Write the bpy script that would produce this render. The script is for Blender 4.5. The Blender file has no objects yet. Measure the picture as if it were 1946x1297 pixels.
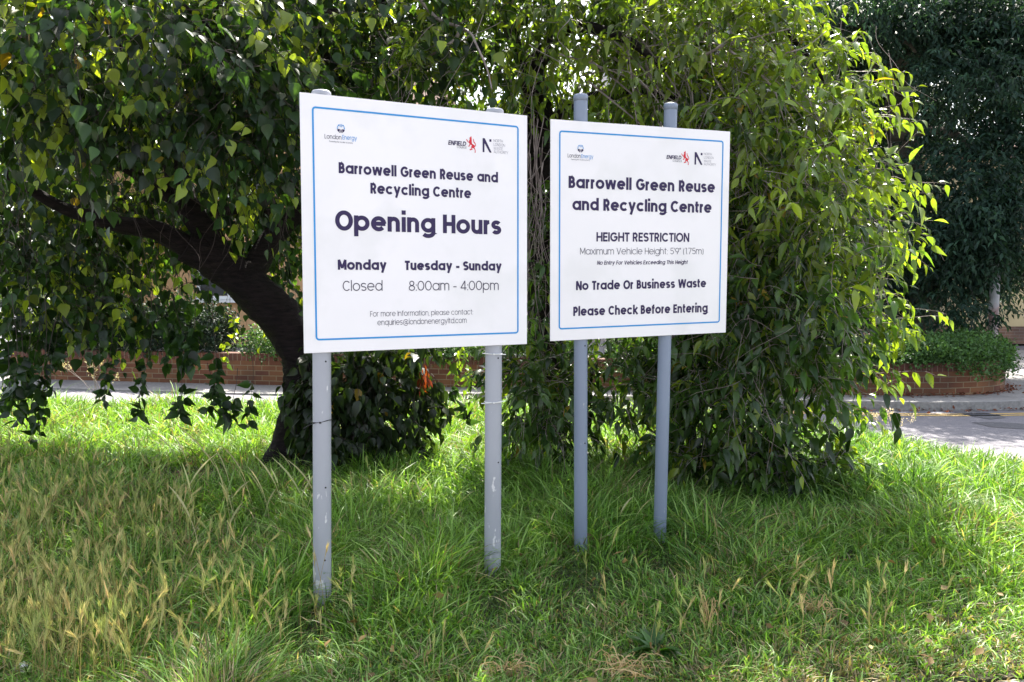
import bpy, bmesh, math, random
import numpy as np
from mathutils import Vector, Matrix
from mathutils.geometry import tessellate_polygon

rng = np.random.default_rng(7)
random.seed(7)
R = math.radians
scene = bpy.context.scene
COL = scene.collection

# ------------------------------------------------------------------ camera
CAM_H, FPX, PITCH, CX, CY = 1.6, 1650.0, 0.0729, 973.0, 648.5
cd = bpy.data.cameras.new("camera")
cam = bpy.data.objects.new("camera", cd)
COL.objects.link(cam)
cam.location = (0, 0, CAM_H)
cam.rotation_euler = (math.pi / 2 - PITCH, 0, 0)
cd.sensor_width = 36.0
cd.lens = 36.0 * FPX / 1946.0
cd.clip_end = 1500.0
cd.clip_start = 0.05
scene.camera = cam

# ------------------------------------------------------------------ light
SUN_EL, SUN_AZ = R(53), R(10)          # azimuth from +Y, negative = towards -X
world = bpy.data.worlds.new("World")
scene.world = world
world.use_nodes = True
wn = world.node_tree
sky = wn.nodes.new("ShaderNodeTexSky")
sky.sky_type = 'NISHITA'
sky.sun_disc = False
sky.sun_elevation = SUN_EL
sky.sun_rotation = SUN_AZ
sky.dust_density = 2.5
sky.air_density = 1.0
bg = wn.nodes["Background"]
bg.inputs[1].default_value = 0.122
hs = wn.nodes.new("ShaderNodeHueSaturation")      # hazy summer sky: paler than the clear-air model
hs.inputs["Saturation"].default_value = .45
wn.links.new(sky.outputs[0], hs.inputs["Color"])
wn.links.new(hs.outputs[0], bg.inputs[0])
sd = bpy.data.lights.new("sun", 'SUN')
sd.energy = 4.9
sd.angle = R(0.5)
sd.color = (1.0, 0.94, 0.84)
sun = bpy.data.objects.new("sun", sd)
COL.objects.link(sun)
to_sun = Vector((math.sin(SUN_AZ) * math.cos(SUN_EL), math.cos(SUN_AZ) * math.cos(SUN_EL), math.sin(SUN_EL)))
sun.rotation_euler = to_sun.to_track_quat('Z', 'Y').to_euler()
sun.location = (0, 0, 30)
vs = scene.view_settings
vs.view_transform = 'Standard'
vs.look = 'None'
vs.gamma = 1.0
vs.exposure = 1.97
scene.render.engine = 'CYCLES'
scene.cycles.max_bounces = 8
scene.cycles.transparent_max_bounces = 8
scene.cycles.use_denoising = True


def at(px, py, Y):
    """world point at depth Y (metres along +Y) seen in photograph pixel px, py"""
    x, u = (px - CX) / FPX, -(py - CY) / FPX
    c, s = math.cos(PITCH), math.sin(PITCH)
    d = (x, c + u * s, -s + u * c)
    t = Y / d[1]
    return np.array([d[0] * t, Y, CAM_H + d[2] * t])


# ------------------------------------------------------------------ object helpers
def tag(o, label=None, cat=None, group=None, kind=None):
    if label: o['label'] = label
    if cat: o['category'] = cat
    if group: o['group'] = group
    if kind: o['kind'] = kind
    return o


def empty(name, loc=(0, 0, 0)):
    o = bpy.data.objects.new(name, None)
    o.empty_display_size = 0.1
    COL.objects.link(o)
    o.location = loc
    return o


def link(name, me, mat, parent=None):
    o = bpy.data.objects.new(name, me)
    COL.objects.link(o)
    if mat: me.materials.append(mat)
    if parent is not None:
        o.parent = parent
        if parent.parent is None:      # meshes are in world coordinates; cancel the thing's own offset once
            o.matrix_parent_inverse = Matrix.Translation(-Vector(parent.location))
    return o


def np_mesh(name, verts, loops, starts, totals, col=None, smooth=False):
    """fast mesh: flat loop index array + polygon starts/totals, optional per-vertex colour"""
    me = bpy.data.meshes.new(name)
    verts = np.asarray(verts, np.float32)
    me.vertices.add(len(verts))
    me.vertices.foreach_set("co", verts.ravel())
    me.loops.add(len(loops))
    me.loops.foreach_set("vertex_index", np.asarray(loops, np.int32))
    me.polygons.add(len(starts))
    me.polygons.foreach_set("loop_start", np.asarray(starts, np.int32))
    me.polygons.foreach_set("loop_total", np.asarray(totals, np.int32))
    if smooth:
        me.polygons.foreach_set("use_smooth", np.ones(len(starts), bool))
    me.update(calc_edges=True)
    if col is not None:
        a = me.color_attributes.new("tint", 'FLOAT_COLOR', 'POINT')
        c4 = np.ones((len(verts), 4), np.float32)
        c4[:, :3] = col
        a.data.foreach_set("color", c4.ravel())
    return me


def pattern_mesh(name, P, faces, col=None, smooth=False):
    """P (N,V,3): N copies of one V-vertex pattern, faces: list of index tuples"""
    N, V = P.shape[:2]
    fl = np.concatenate([np.array(f) for f in faces])
    tot = np.array([len(f) for f in faces])
    st = np.concatenate([[0], np.cumsum(tot)[:-1]])
    L = len(fl)
    off = np.arange(N)
    loops = (fl[None, :] + off[:, None] * V).ravel()
    starts = (st[None, :] + off[:, None] * L).ravel()
    totals = np.tile(tot, N)
    c = None
    if col is not None:
        c = np.repeat(col, V, axis=0) if col.ndim == 2 else col.reshape(-1, 3)
    return np_mesh(name, P.reshape(-1, 3), loops, starts, totals, c, smooth)


class MB:
    """collects boxes, tubes, polys into one mesh"""
    def __init__(s): s.v, s.f = [], []
    def add(s, v, f):
        o = len(s.v)
        s.v += [tuple(map(float, p)) for p in v]
        s.f += [tuple(i + o for i in q) for q in f]
        return s
    def box(s, c, d, rz=0.0):
        x, y, z = (k / 2 for k in d)
        ca, sa = math.cos(rz), math.sin(rz)
        pts = []
        for k in (-z, z):
            for (i, j) in ((-x, -y), (x, -y), (x, y), (-x, y)):
                pts.append((c[0] + i * ca - j * sa, c[1] + i * sa + j * ca, c[2] + k))
        return s.add(pts, [(0, 3, 2, 1), (4, 5, 6, 7), (0, 1, 5, 4), (1, 2, 6, 5), (2, 3, 7, 6), (3, 0, 4, 7)])
    def tube(s, pts, rad, n=8, cap=True, wob=0.0):
        pts = np.asarray(pts, float)
        m = len(pts)
        rad = np.broadcast_to(rad, (m,)).astype(float)
        T = np.gradient(pts, axis=0)
        T /= np.linalg.norm(T, axis=1)[:, None] + 1e-9
        ref = np.array([0.0, 1, 0]) if abs(T[0][1]) < .8 else np.array([1.0, 0, 0])
        v = []
        for i in range(m):
            a = np.cross(T[i], ref); a /= np.linalg.norm(a) + 1e-9
            b = np.cross(T[i], a)
            for k in range(n):
                t = 2 * math.pi * k / n
                r = rad[i] * (1 + (wob * (math.sin(3 * t + i * .7) * .5 + random.uniform(-1, 1) * .5) if wob else 0))
                v.append(pts[i] + r * (math.cos(t) * a + math.sin(t) * b))
        f = []
        for i in range(m - 1):
            for k in range(n):
                f.append((i * n + k, i * n + (k + 1) % n, (i + 1) * n + (k + 1) % n, (i + 1) * n + k))
        if cap:
            f.append(tuple(range(n))[::-1]); f.append(tuple((m - 1) * n + k for k in range(n)))
        return s.add(v, f)
    def poly(s, pts):
        tri = tessellate_polygon([[Vector(p) for p in pts]])
        return s.add(pts, [tuple(t) for t in tri])
    def build(s, name, mat, parent=None, smooth=False, bevel=0.0):
        me = bpy.data.meshes.new(name)
        me.from_pydata(s.v, [], s.f)
        bm = bmesh.new(); bm.from_mesh(me)
        bmesh.ops.recalc_face_normals(bm, faces=bm.faces)
        if bevel:
            bmesh.ops.bevel(bm, geom=[e for e in bm.edges if len(e.link_faces) == 2 and e.calc_face_angle(0) > .6],
                            offset=bevel, segments=2, affect='EDGES', profile=.6)
        bm.to_mesh(me); bm.free()
        if smooth:
            me.polygons.foreach_set("use_smooth", np.ones(len(me.polygons), bool))
        me.update()
        return link(name, me, mat, parent)


# ------------------------------------------------------------------ materials
def mat_new(name):
    m = bpy.data.materials.new(name)
    m.use_nodes = True
    nt = m.node_tree
    return m, nt, nt.nodes["Principled BSDF"]


def N(nt, t, **kw):
    n = nt.nodes.new(t)
    for k, v in kw.items(): setattr(n, k, v)
    return n


def noise_mat(name, c1, c2, scale=8, rough=.8, bump=.0, detail=6, c3=None, scale3=1.5, spec=.3, lo=.35, hi=.65):
    m, nt, p = mat_new(name)
    tc = N(nt, "ShaderNodeTexCoord")
    nz = N(nt, "ShaderNodeTexNoise"); nz.inputs["Scale"].default_value = scale; nz.inputs["Detail"].default_value = detail
    nt.links.new(tc.outputs["Object"], nz.inputs["Vector"])
    cr = N(nt, "ShaderNodeValToRGB")
    cr.color_ramp.elements[0].position = lo; cr.color_ramp.elements[0].color = (*c1, 1)
    cr.color_ramp.elements[1].position = hi; cr.color_ramp.elements[1].color = (*c2, 1)
    nt.links.new(nz.outputs[0], cr.inputs[0])
    out = cr.outputs[0]
    if c3:
        n3 = N(nt, "ShaderNodeTexNoise"); n3.inputs["Scale"].default_value = scale3; n3.inputs["Detail"].default_value = 5
        nt.links.new(tc.outputs["Object"], n3.inputs["Vector"])
        r3 = N(nt, "ShaderNodeValToRGB"); r3.color_ramp.elements[0].position = .5; r3.color_ramp.elements[1].position = .66
        nt.links.new(n3.outputs[0], r3.inputs[0])
        mx = N(nt, "ShaderNodeMixRGB"); mx.inputs[2].default_value = (*c3, 1)
        nt.links.new(r3.outputs[0], mx.inputs[0]); nt.links.new(out, mx.inputs[1])
        out = mx.outputs[0]
    nt.links.new(out, p.inputs["Base Color"])
    p.inputs["Roughness"].default_value = rough
    p.inputs["Specular IOR Level"].default_value = spec
    if bump:
        b = N(nt, "ShaderNodeBump"); b.inputs["Strength"].default_value = bump; b.inputs["Distance"].default_value = .02
        nt.links.new(nz.outputs[0], b.inputs["Height"]); nt.links.new(b.outputs[0], p.inputs["Normal"])
    return m


def flat_mat(name, c, rough=.6, spec=.3):
    return noise_mat(name, tuple(k * .94 for k in c), c, 20, rough, spec=spec)


def leaf_mat(name, trans=.35, rough=.42, tcol=(1.5, 1.5, .5), spec=.45):
    """leaf surface: tint attribute gives each leaf its own green; part of the light passes through"""
    m, nt, p = mat_new(name)
    a = N(nt, "ShaderNodeAttribute", attribute_name="tint")
    nt.links.new(a.outputs["Color"], p.inputs["Base Color"])
    p.inputs["Roughness"].default_value = rough
    p.inputs["Specular IOR Level"].default_value = spec
    mul = N(nt, "ShaderNodeMixRGB", blend_type='MULTIPLY'); mul.inputs[0].default_value = 1
    mul.inputs[2].default_value = (*tcol, 1)
    nt.links.new(a.outputs["Color"], mul.inputs[1])
    tr = N(nt, "ShaderNodeBsdfTranslucent")
    nt.links.new(mul.outputs[0], tr.inputs["Color"])
    mix = N(nt, "ShaderNodeMixShader"); mix.inputs[0].default_value = trans
    nt.links.new(p.outputs[0], mix.inputs[1]); nt.links.new(tr.outputs[0], mix.inputs[2])
    nt.links.new(mix.outputs[0], nt.nodes["Material Output"].inputs["Surface"])
    return m


M = {}
M['leaf_cherry'] = leaf_mat("leaf_cherry", .46, .27, (1.75, 1.85, .42), .6)
M['leaf_broad'] = leaf_mat("leaf_broad", .48, .33, (2.1, 2.1, .42), .5)
M['leaf_far'] = leaf_mat("leaf_far", .3, .55, (1.6, 1.6, .6), .3)
M['grass'] = leaf_mat("grass", .36, .45, (1.7, 1.75, .5), .35)
M['straw'] = leaf_mat("straw", .3, .6, (1.2, 1.1, .7), .3)
M['soil'] = noise_mat("soil", (.02, .018, .012), (.045, .042, .022), 9, .95, .4, c3=(.02, .03, .012))
M['earth'] = noise_mat("earth", (.06, .035, .022), (.12, .065, .04), 22, .95, .5)
M['asphalt'] = noise_mat("asphalt", (.14, .134, .15), (.20, .192, .215), 60, .85, .25, c3=(.165, .155, .17), scale3=.9)
M['asphalt_patch'] = noise_mat("asphalt_patch", (.085, .084, .094), (.12, .118, .13), 90, .9, .3)
M['paving'] = noise_mat("paving", (.24, .23, .225), (.33, .31, .30), 30, .85, .2, c3=(.2, .19, .19))
M['kerb'] = noise_mat("kerb", (.22, .21, .21), (.32, .31, .30), 25, .8, .3)
M['yellow_line'] = noise_mat("yellow_line", (.45, .30, .10), (.62, .42, .14), 30, .7)
M['sign_white'] = noise_mat("sign_white", (.80, .775, .80), (.83, .80, .825), 2.5, .35, spec=.4, c3=(.765, .745, .76), scale3=3.5)
M['ink'] = flat_mat("ink", (.030, .018, .075), .45)
M['ink_light'] = flat_mat("ink_light", (.045, .038, .075), .45)
M['ink_grey'] = flat_mat("ink_grey", (.22, .21, .26), .45)
M['blue'] = flat_mat("blue", (.03, .27, .64), .4)
M['red'] = flat_mat("red", (.62, .025, .045), .4)
M['tie_white'] = flat_mat("tie_white", (.75, .75, .75), .4)
M['tie_black'] = flat_mat("tie_black", (.015, .015, .017), .4)
M['foil'] = noise_mat("foil", (.5, .5, .5), (.8, .8, .8), 30, .35)


def post_mat(name, base, chip, amount):
    m, nt, p = mat_new(name)
    tc = N(nt, "ShaderNodeTexCoord")
    mp = N(nt, "ShaderNodeMapping"); mp.inputs["Scale"].default_value = (1, 1, .45)
    nt.links.new(tc.outputs["Object"], mp.inputs[0])
    nz = N(nt, "ShaderNodeTexNoise"); nz.inputs["Scale"].default_value = 26; nz.inputs["Detail"].default_value = 4
    nt.links.new(mp.outputs[0], nz.inputs["Vector"])
    sep = N(nt, "ShaderNodeSeparateXYZ"); nt.links.new(tc.outputs["Object"], sep.inputs[0])
    mr = N(nt, "ShaderNodeMapRange"); mr.inputs[1].default_value = 0; mr.inputs[2].default_value = .9
    mr.inputs[3].default_value = amount; mr.inputs[4].default_value = .02
    nt.links.new(sep.outputs[2], mr.inputs[0])
    ad = N(nt, "ShaderNodeMath", operation='ADD'); nt.links.new(nz.outputs[0], ad.inputs[0]); nt.links.new(mr.outputs[0], ad.inputs[1])
    cr = N(nt, "ShaderNodeValToRGB"); cr.color_ramp.elements[0].position = .72; cr.color_ramp.elements[1].position = .74
    nt.links.new(ad.outputs[0], cr.inputs[0])
    big = N(nt, "ShaderNodeTexNoise"); big.inputs["Scale"].default_value = 5; big.inputs["Detail"].default_value = 8
    nt.links.new(mp.outputs[0], big.inputs["Vector"])
    b1 = N(nt, "ShaderNodeMixRGB"); b1.inputs[1].default_value = (*[k * .8 for k in base], 1); b1.inputs[2].default_value = (*[k * 1.12 for k in base], 1)
    nt.links.new(big.outputs[0], b1.inputs[0])
    mx = N(nt, "ShaderNodeMixRGB"); mx.inputs[2].default_value = (*chip, 1)
    nt.links.new(cr.outputs[0], mx.inputs[0]); nt.links.new(b1.outputs[0], mx.inputs[1])
    nt.links.new(mx.outputs[0], p.inputs["Base Color"])
    p.inputs["Roughness"].default_value = .42
    return m


M['post_grey'] = post_mat("post_grey", (.36, .37, .42), (.62, .61, .63), .15)
M['post_blue'] = post_mat("post_blue", (.205, .245, .335), (.35, .37, .42), .02)
M['hole'] = flat_mat("hole", (.02, .02, .02), .8)


def bark_mat(name, c1, c2, ring=26):
    m, nt, p = mat_new(name)
    tc = N(nt, "ShaderNodeTexCoord")
    mp = N(nt, "ShaderNodeMapping"); mp.inputs["Scale"].default_value = (1.0, 1.0, 4.5)
    nt.links.new(tc.outputs["Object"], mp.inputs[0])
    nz = N(nt, "ShaderNodeTexNoise"); nz.inputs["Scale"].default_value = 9; nz.inputs["Detail"].default_value = 9; nz.inputs["Roughness"].default_value = .7
    nt.links.new(mp.outputs[0], nz.inputs["Vector"])
    cr = N(nt, "ShaderNodeValToRGB")
    cr.color_ramp.elements[0].position = .35; cr.color_ramp.elements[0].color = (*c1, 1)
    cr.color_ramp.elements[1].position = .72; cr.color_ramp.elements[1].color = (*c2, 1)
    nt.links.new(nz.outputs[0], cr.inputs[0]); nt.links.new(cr.outputs[0], p.inputs["Base Color"])
    p.inputs["Roughness"].default_value = .75
    p.inputs["Specular IOR Level"].default_value = .2
    b = N(nt, "ShaderNodeBump"); b.inputs["Strength"].default_value = 1.0; b.inputs["Distance"].default_value = .05
    nt.links.new(nz.outputs[0], b.inputs["Height"]); nt.links.new(b.outputs[0], p.inputs["Normal"])
    return m


M['bark'] = bark_mat("bark", (.006, .004, .005), (.030, .020, .020))
M['twig'] = noise_mat("twig", (.16, .12, .115), (.34, .28, .26), 12, .55)
M['twig_dark'] = noise_mat("twig_dark", (.035, .025, .025), (.075, .055, .05), 12, .7)
M['bark_ash'] = bark_mat("bark_ash", (.05, .045, .035), (.13, .11, .085))


def brick_mat(name, cols, mortar, sx=1.0):
    """bricks measured along the wall through a UV-free 'run' attribute (metres along, metres up)"""
    m, nt, p = mat_new(name)
    a = N(nt, "ShaderNodeAttribute", attribute_name="run")
    bt = N(nt, "ShaderNodeTexBrick")
    bt.inputs["Scale"].default_value = 1.0
    bt.inputs["Brick Width"].default_value = .225
    bt.inputs["Row Height"].default_value = .075
    bt.inputs["Mortar Size"].default_value = .006
    bt.inputs["Mortar Smooth"].default_value = .2
    bt.inputs["Color1"].default_value = (*cols[0], 1)
    bt.inputs["Color2"].default_value = (*cols[1], 1)
    bt.inputs["Mortar"].default_value = (*mortar, 1)
    nt.links.new(a.outputs["Vector"], bt.inputs["Vector"])
    nz = N(nt, "ShaderNodeTexNoise"); nz.inputs["Scale"].default_value = 1.6; nz.inputs["Detail"].default_value = 8
    nt.links.new(a.outputs["Vector"], nz.inputs["Vector"])
    cr = N(nt, "ShaderNodeValToRGB"); cr.color_ramp.elements[0].position = .35; cr.color_ramp.elements[1].position = .7
    cr.color_ramp.elements[0].color = (.62, .6, .62, 1); cr.color_ramp.elements[1].color = (1.25, 1.12, .95, 1)
    nt.links.new(nz.outputs[0], cr.inputs[0])
    mu = N(nt, "ShaderNodeMixRGB", blend_type='MULTIPLY'); mu.inputs[0].default_value = 1
    nt.links.new(bt.outputs["Color"], mu.inputs[1]); nt.links.new(cr.outputs[0], mu.inputs[2])
    nt.links.new(mu.outputs[0], p.inputs["Base Color"])
    p.inputs["Roughness"].default_value = .9
    b = N(nt, "ShaderNodeBump", invert=True); b.inputs["Strength"].default_value = .6; b.inputs["Distance"].default_value = .01
    nt.links.new(bt.outputs["Fac"], b.inputs["Height"]); nt.links.new(b.outputs[0], p.inputs["Normal"])
    return m


M['brick'] = brick_mat("brick", ((.13, .05, .032), (.22, .105, .05)), (.26, .21, .14))
M['coping'] = brick_mat("coping", ((.10, .038, .03), (.15, .06, .042)), (.2, .16, .12))
M['coping'].node_tree.nodes["Brick Texture"].inputs["Brick Width"].default_value = .072
M['coping'].node_tree.nodes["Brick Texture"].inputs["Row Height"].default_value = .5
M['coping'].node_tree.nodes["Brick Texture"].offset = 0
M['plinth'] = brick_mat("plinth", ((.20, .12, .09), (.26, .16, .12)), (.3, .26, .22))
M['render_cream'] = noise_mat("render_cream", (.52, .31, .16), (.60, .37, .20), 3, .9, .1)
M['render_yellow'] = noise_mat("render_yellow", (.52, .42, .24), (.60, .49, .29), 2, .9, .1, c3=(.45, .37, .24), scale3=.8)
M['roof_tile'] = noise_mat("roof_tile", (.12, .07, .055), (.2, .12, .09), 14, .85, .3)
M['upvc'] = flat_mat("upvc", (.78, .78, .78), .4)
M['glass'] = flat_mat("glass", (.03, .035, .045), .08, spec=.6)
M['grey_render'] = noise_mat("grey_render", (.42, .42, .43), (.5, .5, .5), 3, .9)
M['pole_metal'] = noise_mat("pole_metal", (.30, .30, .32), (.42, .42, .44), 6, .45, c3=(.28, .07, .035), scale3=2.2)

# ------------------------------------------------------------------ ground, verge, road
def sheet(name, pts, z, mat, depth=0.0, parent=None):
    mb = MB()
    top = [(x, y, z) for x, y in pts]
    mb.poly(top)
    if depth:
        n = len(pts)
        mb.add(top + [(x, y, z - depth) for x, y in pts], [(i, (i + 1) % n, n + (i + 1) % n, n + i) for i in range(n)])
    return mb.build(name, mat, parent)


def smooth_path(p, n=8):
    p = np.asarray(p, float); out = []
    q = np.vstack([2 * p[0] - p[1], p, 2 * p[-1] - p[-2]])
    for i in range(1, len(q) - 2):
        for t in np.linspace(0, 1, n, endpoint=False):
            a, b, c, d = q[i - 1], q[i], q[i + 1], q[i + 2]
            out.append(.5 * ((2 * b) + (-a + c) * t + (2 * a - 5 * b + 4 * c - d) * t * t + (-a + 3 * b - 3 * c + d) * t ** 3))
    out.append(p[-1])
    return np.array(out)


def offset_path(p, d):
    T = np.gradient(p, axis=0); T /= np.linalg.norm(T, axis=1)[:, None]
    return p + d * np.stack([T[:, 1], -T[:, 0]], 1)


tag(sheet('ground', [(-300, -300), (300, -300), (300, 500), (-300, 500)], -.09, M['soil']), kind='structure')
tag(sheet('road', [(-70, -2), (70, -2), (70, 60), (-70, 60)], -.05, M['asphalt']), kind='structure')

edge_back = smooth_path([(-14, 11.9), (-9, 11.4), (-5.3, 10.9), (0, 10.4), (2.4, 10.1), (3.4, 9.3), (3.85, 8.25), (4.45, 7.5), (5.4, 6.85), (7.3, 6.3), (11, 5.9)], 5)
front = lambda x: 3.02 + .18 * x
verge_pts = [tuple(q) for q in edge_back[::-1]] + [(-14, front(-14) + 2.2), (-6, front(-6) + .8), (-2, front(-2)), (0, front(0)), (2.2, front(2.2)), (5, 3.8), (11, 4.2)]
tag(sheet('verge', verge_pts, 0.0, M['soil'], .07), kind='structure')
fp = [(-14, -1.5), (11, -1.5), (11, 4.19), (5, 3.79), (2.2, front(2.2) - .005), (0, front(0) - .005), (-2, front(-2) - .005), (-6, front(-6) + .79), (-14, front(-14) + 2.19)]
tag(sheet('footpath', fp, -.012, M['paving'], .06), kind='structure')

# low garden wall with its kerb and pavement
wall_line = smooth_path([(-7.9, 13.62), (-4, 12.85), (0, 12.15), (3, 11.62), (5.0, 11.33), (6.1, 11.42), (6.75, 11.85), (7.1, 12.7), (7.2, 14.5), (7.2, 19)], 10)
pave_in = offset_path(smooth_path([(-14, 14.8), (-7.9, 13.62), (-4, 12.85), (0, 12.15), (3, 11.62), (5.0, 11.33), (6.1, 11.42), (6.75, 11.85), (7.1, 12.7), (7.2, 14.5), (7.2, 19)], 10), -.5)
pave_out = offset_path(pave_in, .5 + .52)
pave_out[:, 0] += np.clip((pave_out[:, 0] - 5.6), 0, 1) * .35
kerb_out = offset_path(pave_out, .12)


def ribbon(name, a, b, z0, z1, mat, kind='structure'):
    n = len(a)
    za, zb = (np.broadcast_to(k, (n,)) for k in (z1 if isinstance(z1, tuple) else (z1, z1)))
    v = [(a[i][0], a[i][1], za[i]) for i in range(n)] + [(b[i][0], b[i][1], zb[i]) for i in range(n)] + [(x, y, z0) for x, y in b] + [(x, y, z0) for x, y in a]
    f = []
    for i in range(n - 1):
        f += [(i, i + 1, n + i + 1, n + i), (n + i, n + i + 1, 2 * n + i + 1, 2 * n + i), (3 * n + i, 3 * n + i + 1, i + 1, i)]
    return tag(MB().add(v, f).build(name, mat), kind=kind)


drop = np.interp(pave_out[:, 0], [-3.5, 0], [-.085, 0])        # dropped kerb along the left half
ribbon('pavement', pave_in, pave_out, -.08, (.055, .055 + drop), M['paving'])
ribbon('kerb', pave_out + np.array([0, -.004]), kerb_out, -.08, (.06 + drop, .06 + drop), M['kerb'])
for o_ in (.24, .36):
    a_, b_ = offset_path(kerb_out, o_), offset_path(kerb_out, o_ + .06)
    k_ = a_[:, 0] > .6; a_, b_ = a_[k_], b_[k_]
    n_ = len(a_)
    tag(MB().add([(x, y, -.046) for x, y in a_] + [(x, y, -.046) for x, y in b_],
                 [(i, i + 1, n_ + i + 1, n_ + i) for i in range(n_ - 1)]).build('yellow_line', M['yellow_line']), kind='structure')


def gpt(px, py, z=0.0):
    x, u = (px - CX) / FPX, -(py - CY) / FPX
    c, s = math.cos(PITCH), math.sin(PITCH)
    d = (x, c + u * s, -s + u * c)
    t = (z - CAM_H) / d[2]
    return (d[0] * t, d[1] * t)


for pp in ([(1812, 783), (1850, 782), (1900, 789), (1912, 794), (1880, 797), (1840, 790)],
           [(1846, 803), (1885, 802), (1950, 806), (1990, 812), (1950, 816), (1885, 812)]):
    tag(sheet('road_patch', [gpt(px, py, -.046) for px, py in pp], -.046, M['asphalt_patch']), kind='structure')

tag(sheet('side_road_slab', [(9.6, 13.0), (30, 14.5), (30, 20.2), (9.2, 19.6)], -.045, M['paving']), kind='structure')


def wall_build():
    root = empty('garden_wall', (0, 12.15, 0))
    tag(root, 'low red brown brick garden wall with soldier course on top, curving round the corner', 'wall')
    run = np.concatenate([[0], np.cumsum(np.linalg.norm(np.diff(wall_line, axis=0), axis=1))])
    hgt = np.interp(wall_line[:, 0], [-8, 0, 4, 6], [.42, .42, .42, .42]) + .05
    for nm, z0, z1, inset, mt in (('brickwork', np.zeros_like(hgt) - .02, hgt - .1, 0, M['brick']), ('coping', hgt - .1, hgt + .008, .004, M['coping'])):
        A = offset_path(wall_line, inset); B = offset_path(wall_line, -.22 - inset)
        n = len(A); v, f, uv = [], [], []
        for P_, zz, k in ((A, z0, 0), (A, z1, 1), (B, z1, 2), (B, z0, 3)):
            v += [(P_[i][0], P_[i][1], zz[i]) for i in range(n)]
            uv += [(run[i], zz[i] if k in (0, 1) else zz[i] + (.2 if k == 2 else 0), 0) for i in range(n)]
        for i in range(n - 1):
            for k in range(3):
                f.append((k * n + i, k * n + i + 1, (k + 1) * n + i + 1, (k + 1) * n + i))
        f += [(0, n, 2 * n, 3 * n), (n - 1, 4 * n - 1, 3 * n - 1, 2 * n - 1)]
        me = bpy.data.meshes.new(nm); me.from_pydata(v, [], f)
        at_ = me.attributes.new("run", 'FLOAT_VECTOR', 'POINT')
        at_.data.foreach_set("vector", np.array(uv, np.float32).ravel())
        link(nm, me, mt, root)


wall_build()

# ------------------------------------------------------------------ vegetation machinery
def unit(a):
    return a / (np.linalg.norm(a, axis=-1, keepdims=True) + 1e-9)


LEAF_T = {'cherry': ([0, .07, .22, .45, .72, 1], [0, .17, .42, .5, .30, 0]),
          'broad': ([0, .05, .20, .45, .76, 1], [0, .26, .50, .47, .20, 0])}


def leaf_points(base, axis, nrm, L, W, kind, fold, curl, pet):
    t, hw = LEAF_T[kind]
    axis = unit(axis); side = unit(np.cross(axis, nrm)); nrm = np.cross(side, axis)
    b0 = base + axis * pet[:, None]
    cv = curl * rng.uniform(.2, 1.9, len(base))
    def pos(k, s):
        return (b0 + axis * (L * t[k])[:, None] + side * (s * W * hw[k])[:, None]
                + nrm * (np.abs(s) * W * hw[k] * fold - cv * L * t[k] ** 2)[:, None])
    P = [pos(k, 0) for k in range(6)] + [pos(k, -1) for k in (1, 2, 3, 4)] + [pos(k, 1) for k in (1, 2, 3, 4)] + [base + side * .0014, base - side * .0014]
    return np.stack(P, 1)


LEAF_F = [(0, 6, 1), (6, 7, 2, 1), (7, 8, 3, 2), (8, 9, 4, 3), (9, 5, 4), (0, 1, 10), (1, 2, 11, 10), (2, 3, 12, 11), (3, 4, 13, 12), (4, 5, 13), (14, 15, 0)]


def tint(n, c1, c2, var=.25, odd=None, odd_p=0.0):
    k = rng.random((n, 1))
    c = np.array(c1) * (1 - k) + np.array(c2) * k
    c = c * (1 + var * rng.normal(size=(n, 1))).clip(.4, 1.8)
    if odd is not None:
        m = rng.random(n) < odd_p
        c[m] = np.array(odd) * rng.uniform(.6, 1.2, (m.sum(), 1))
    return c.clip(.003, .9)


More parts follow.
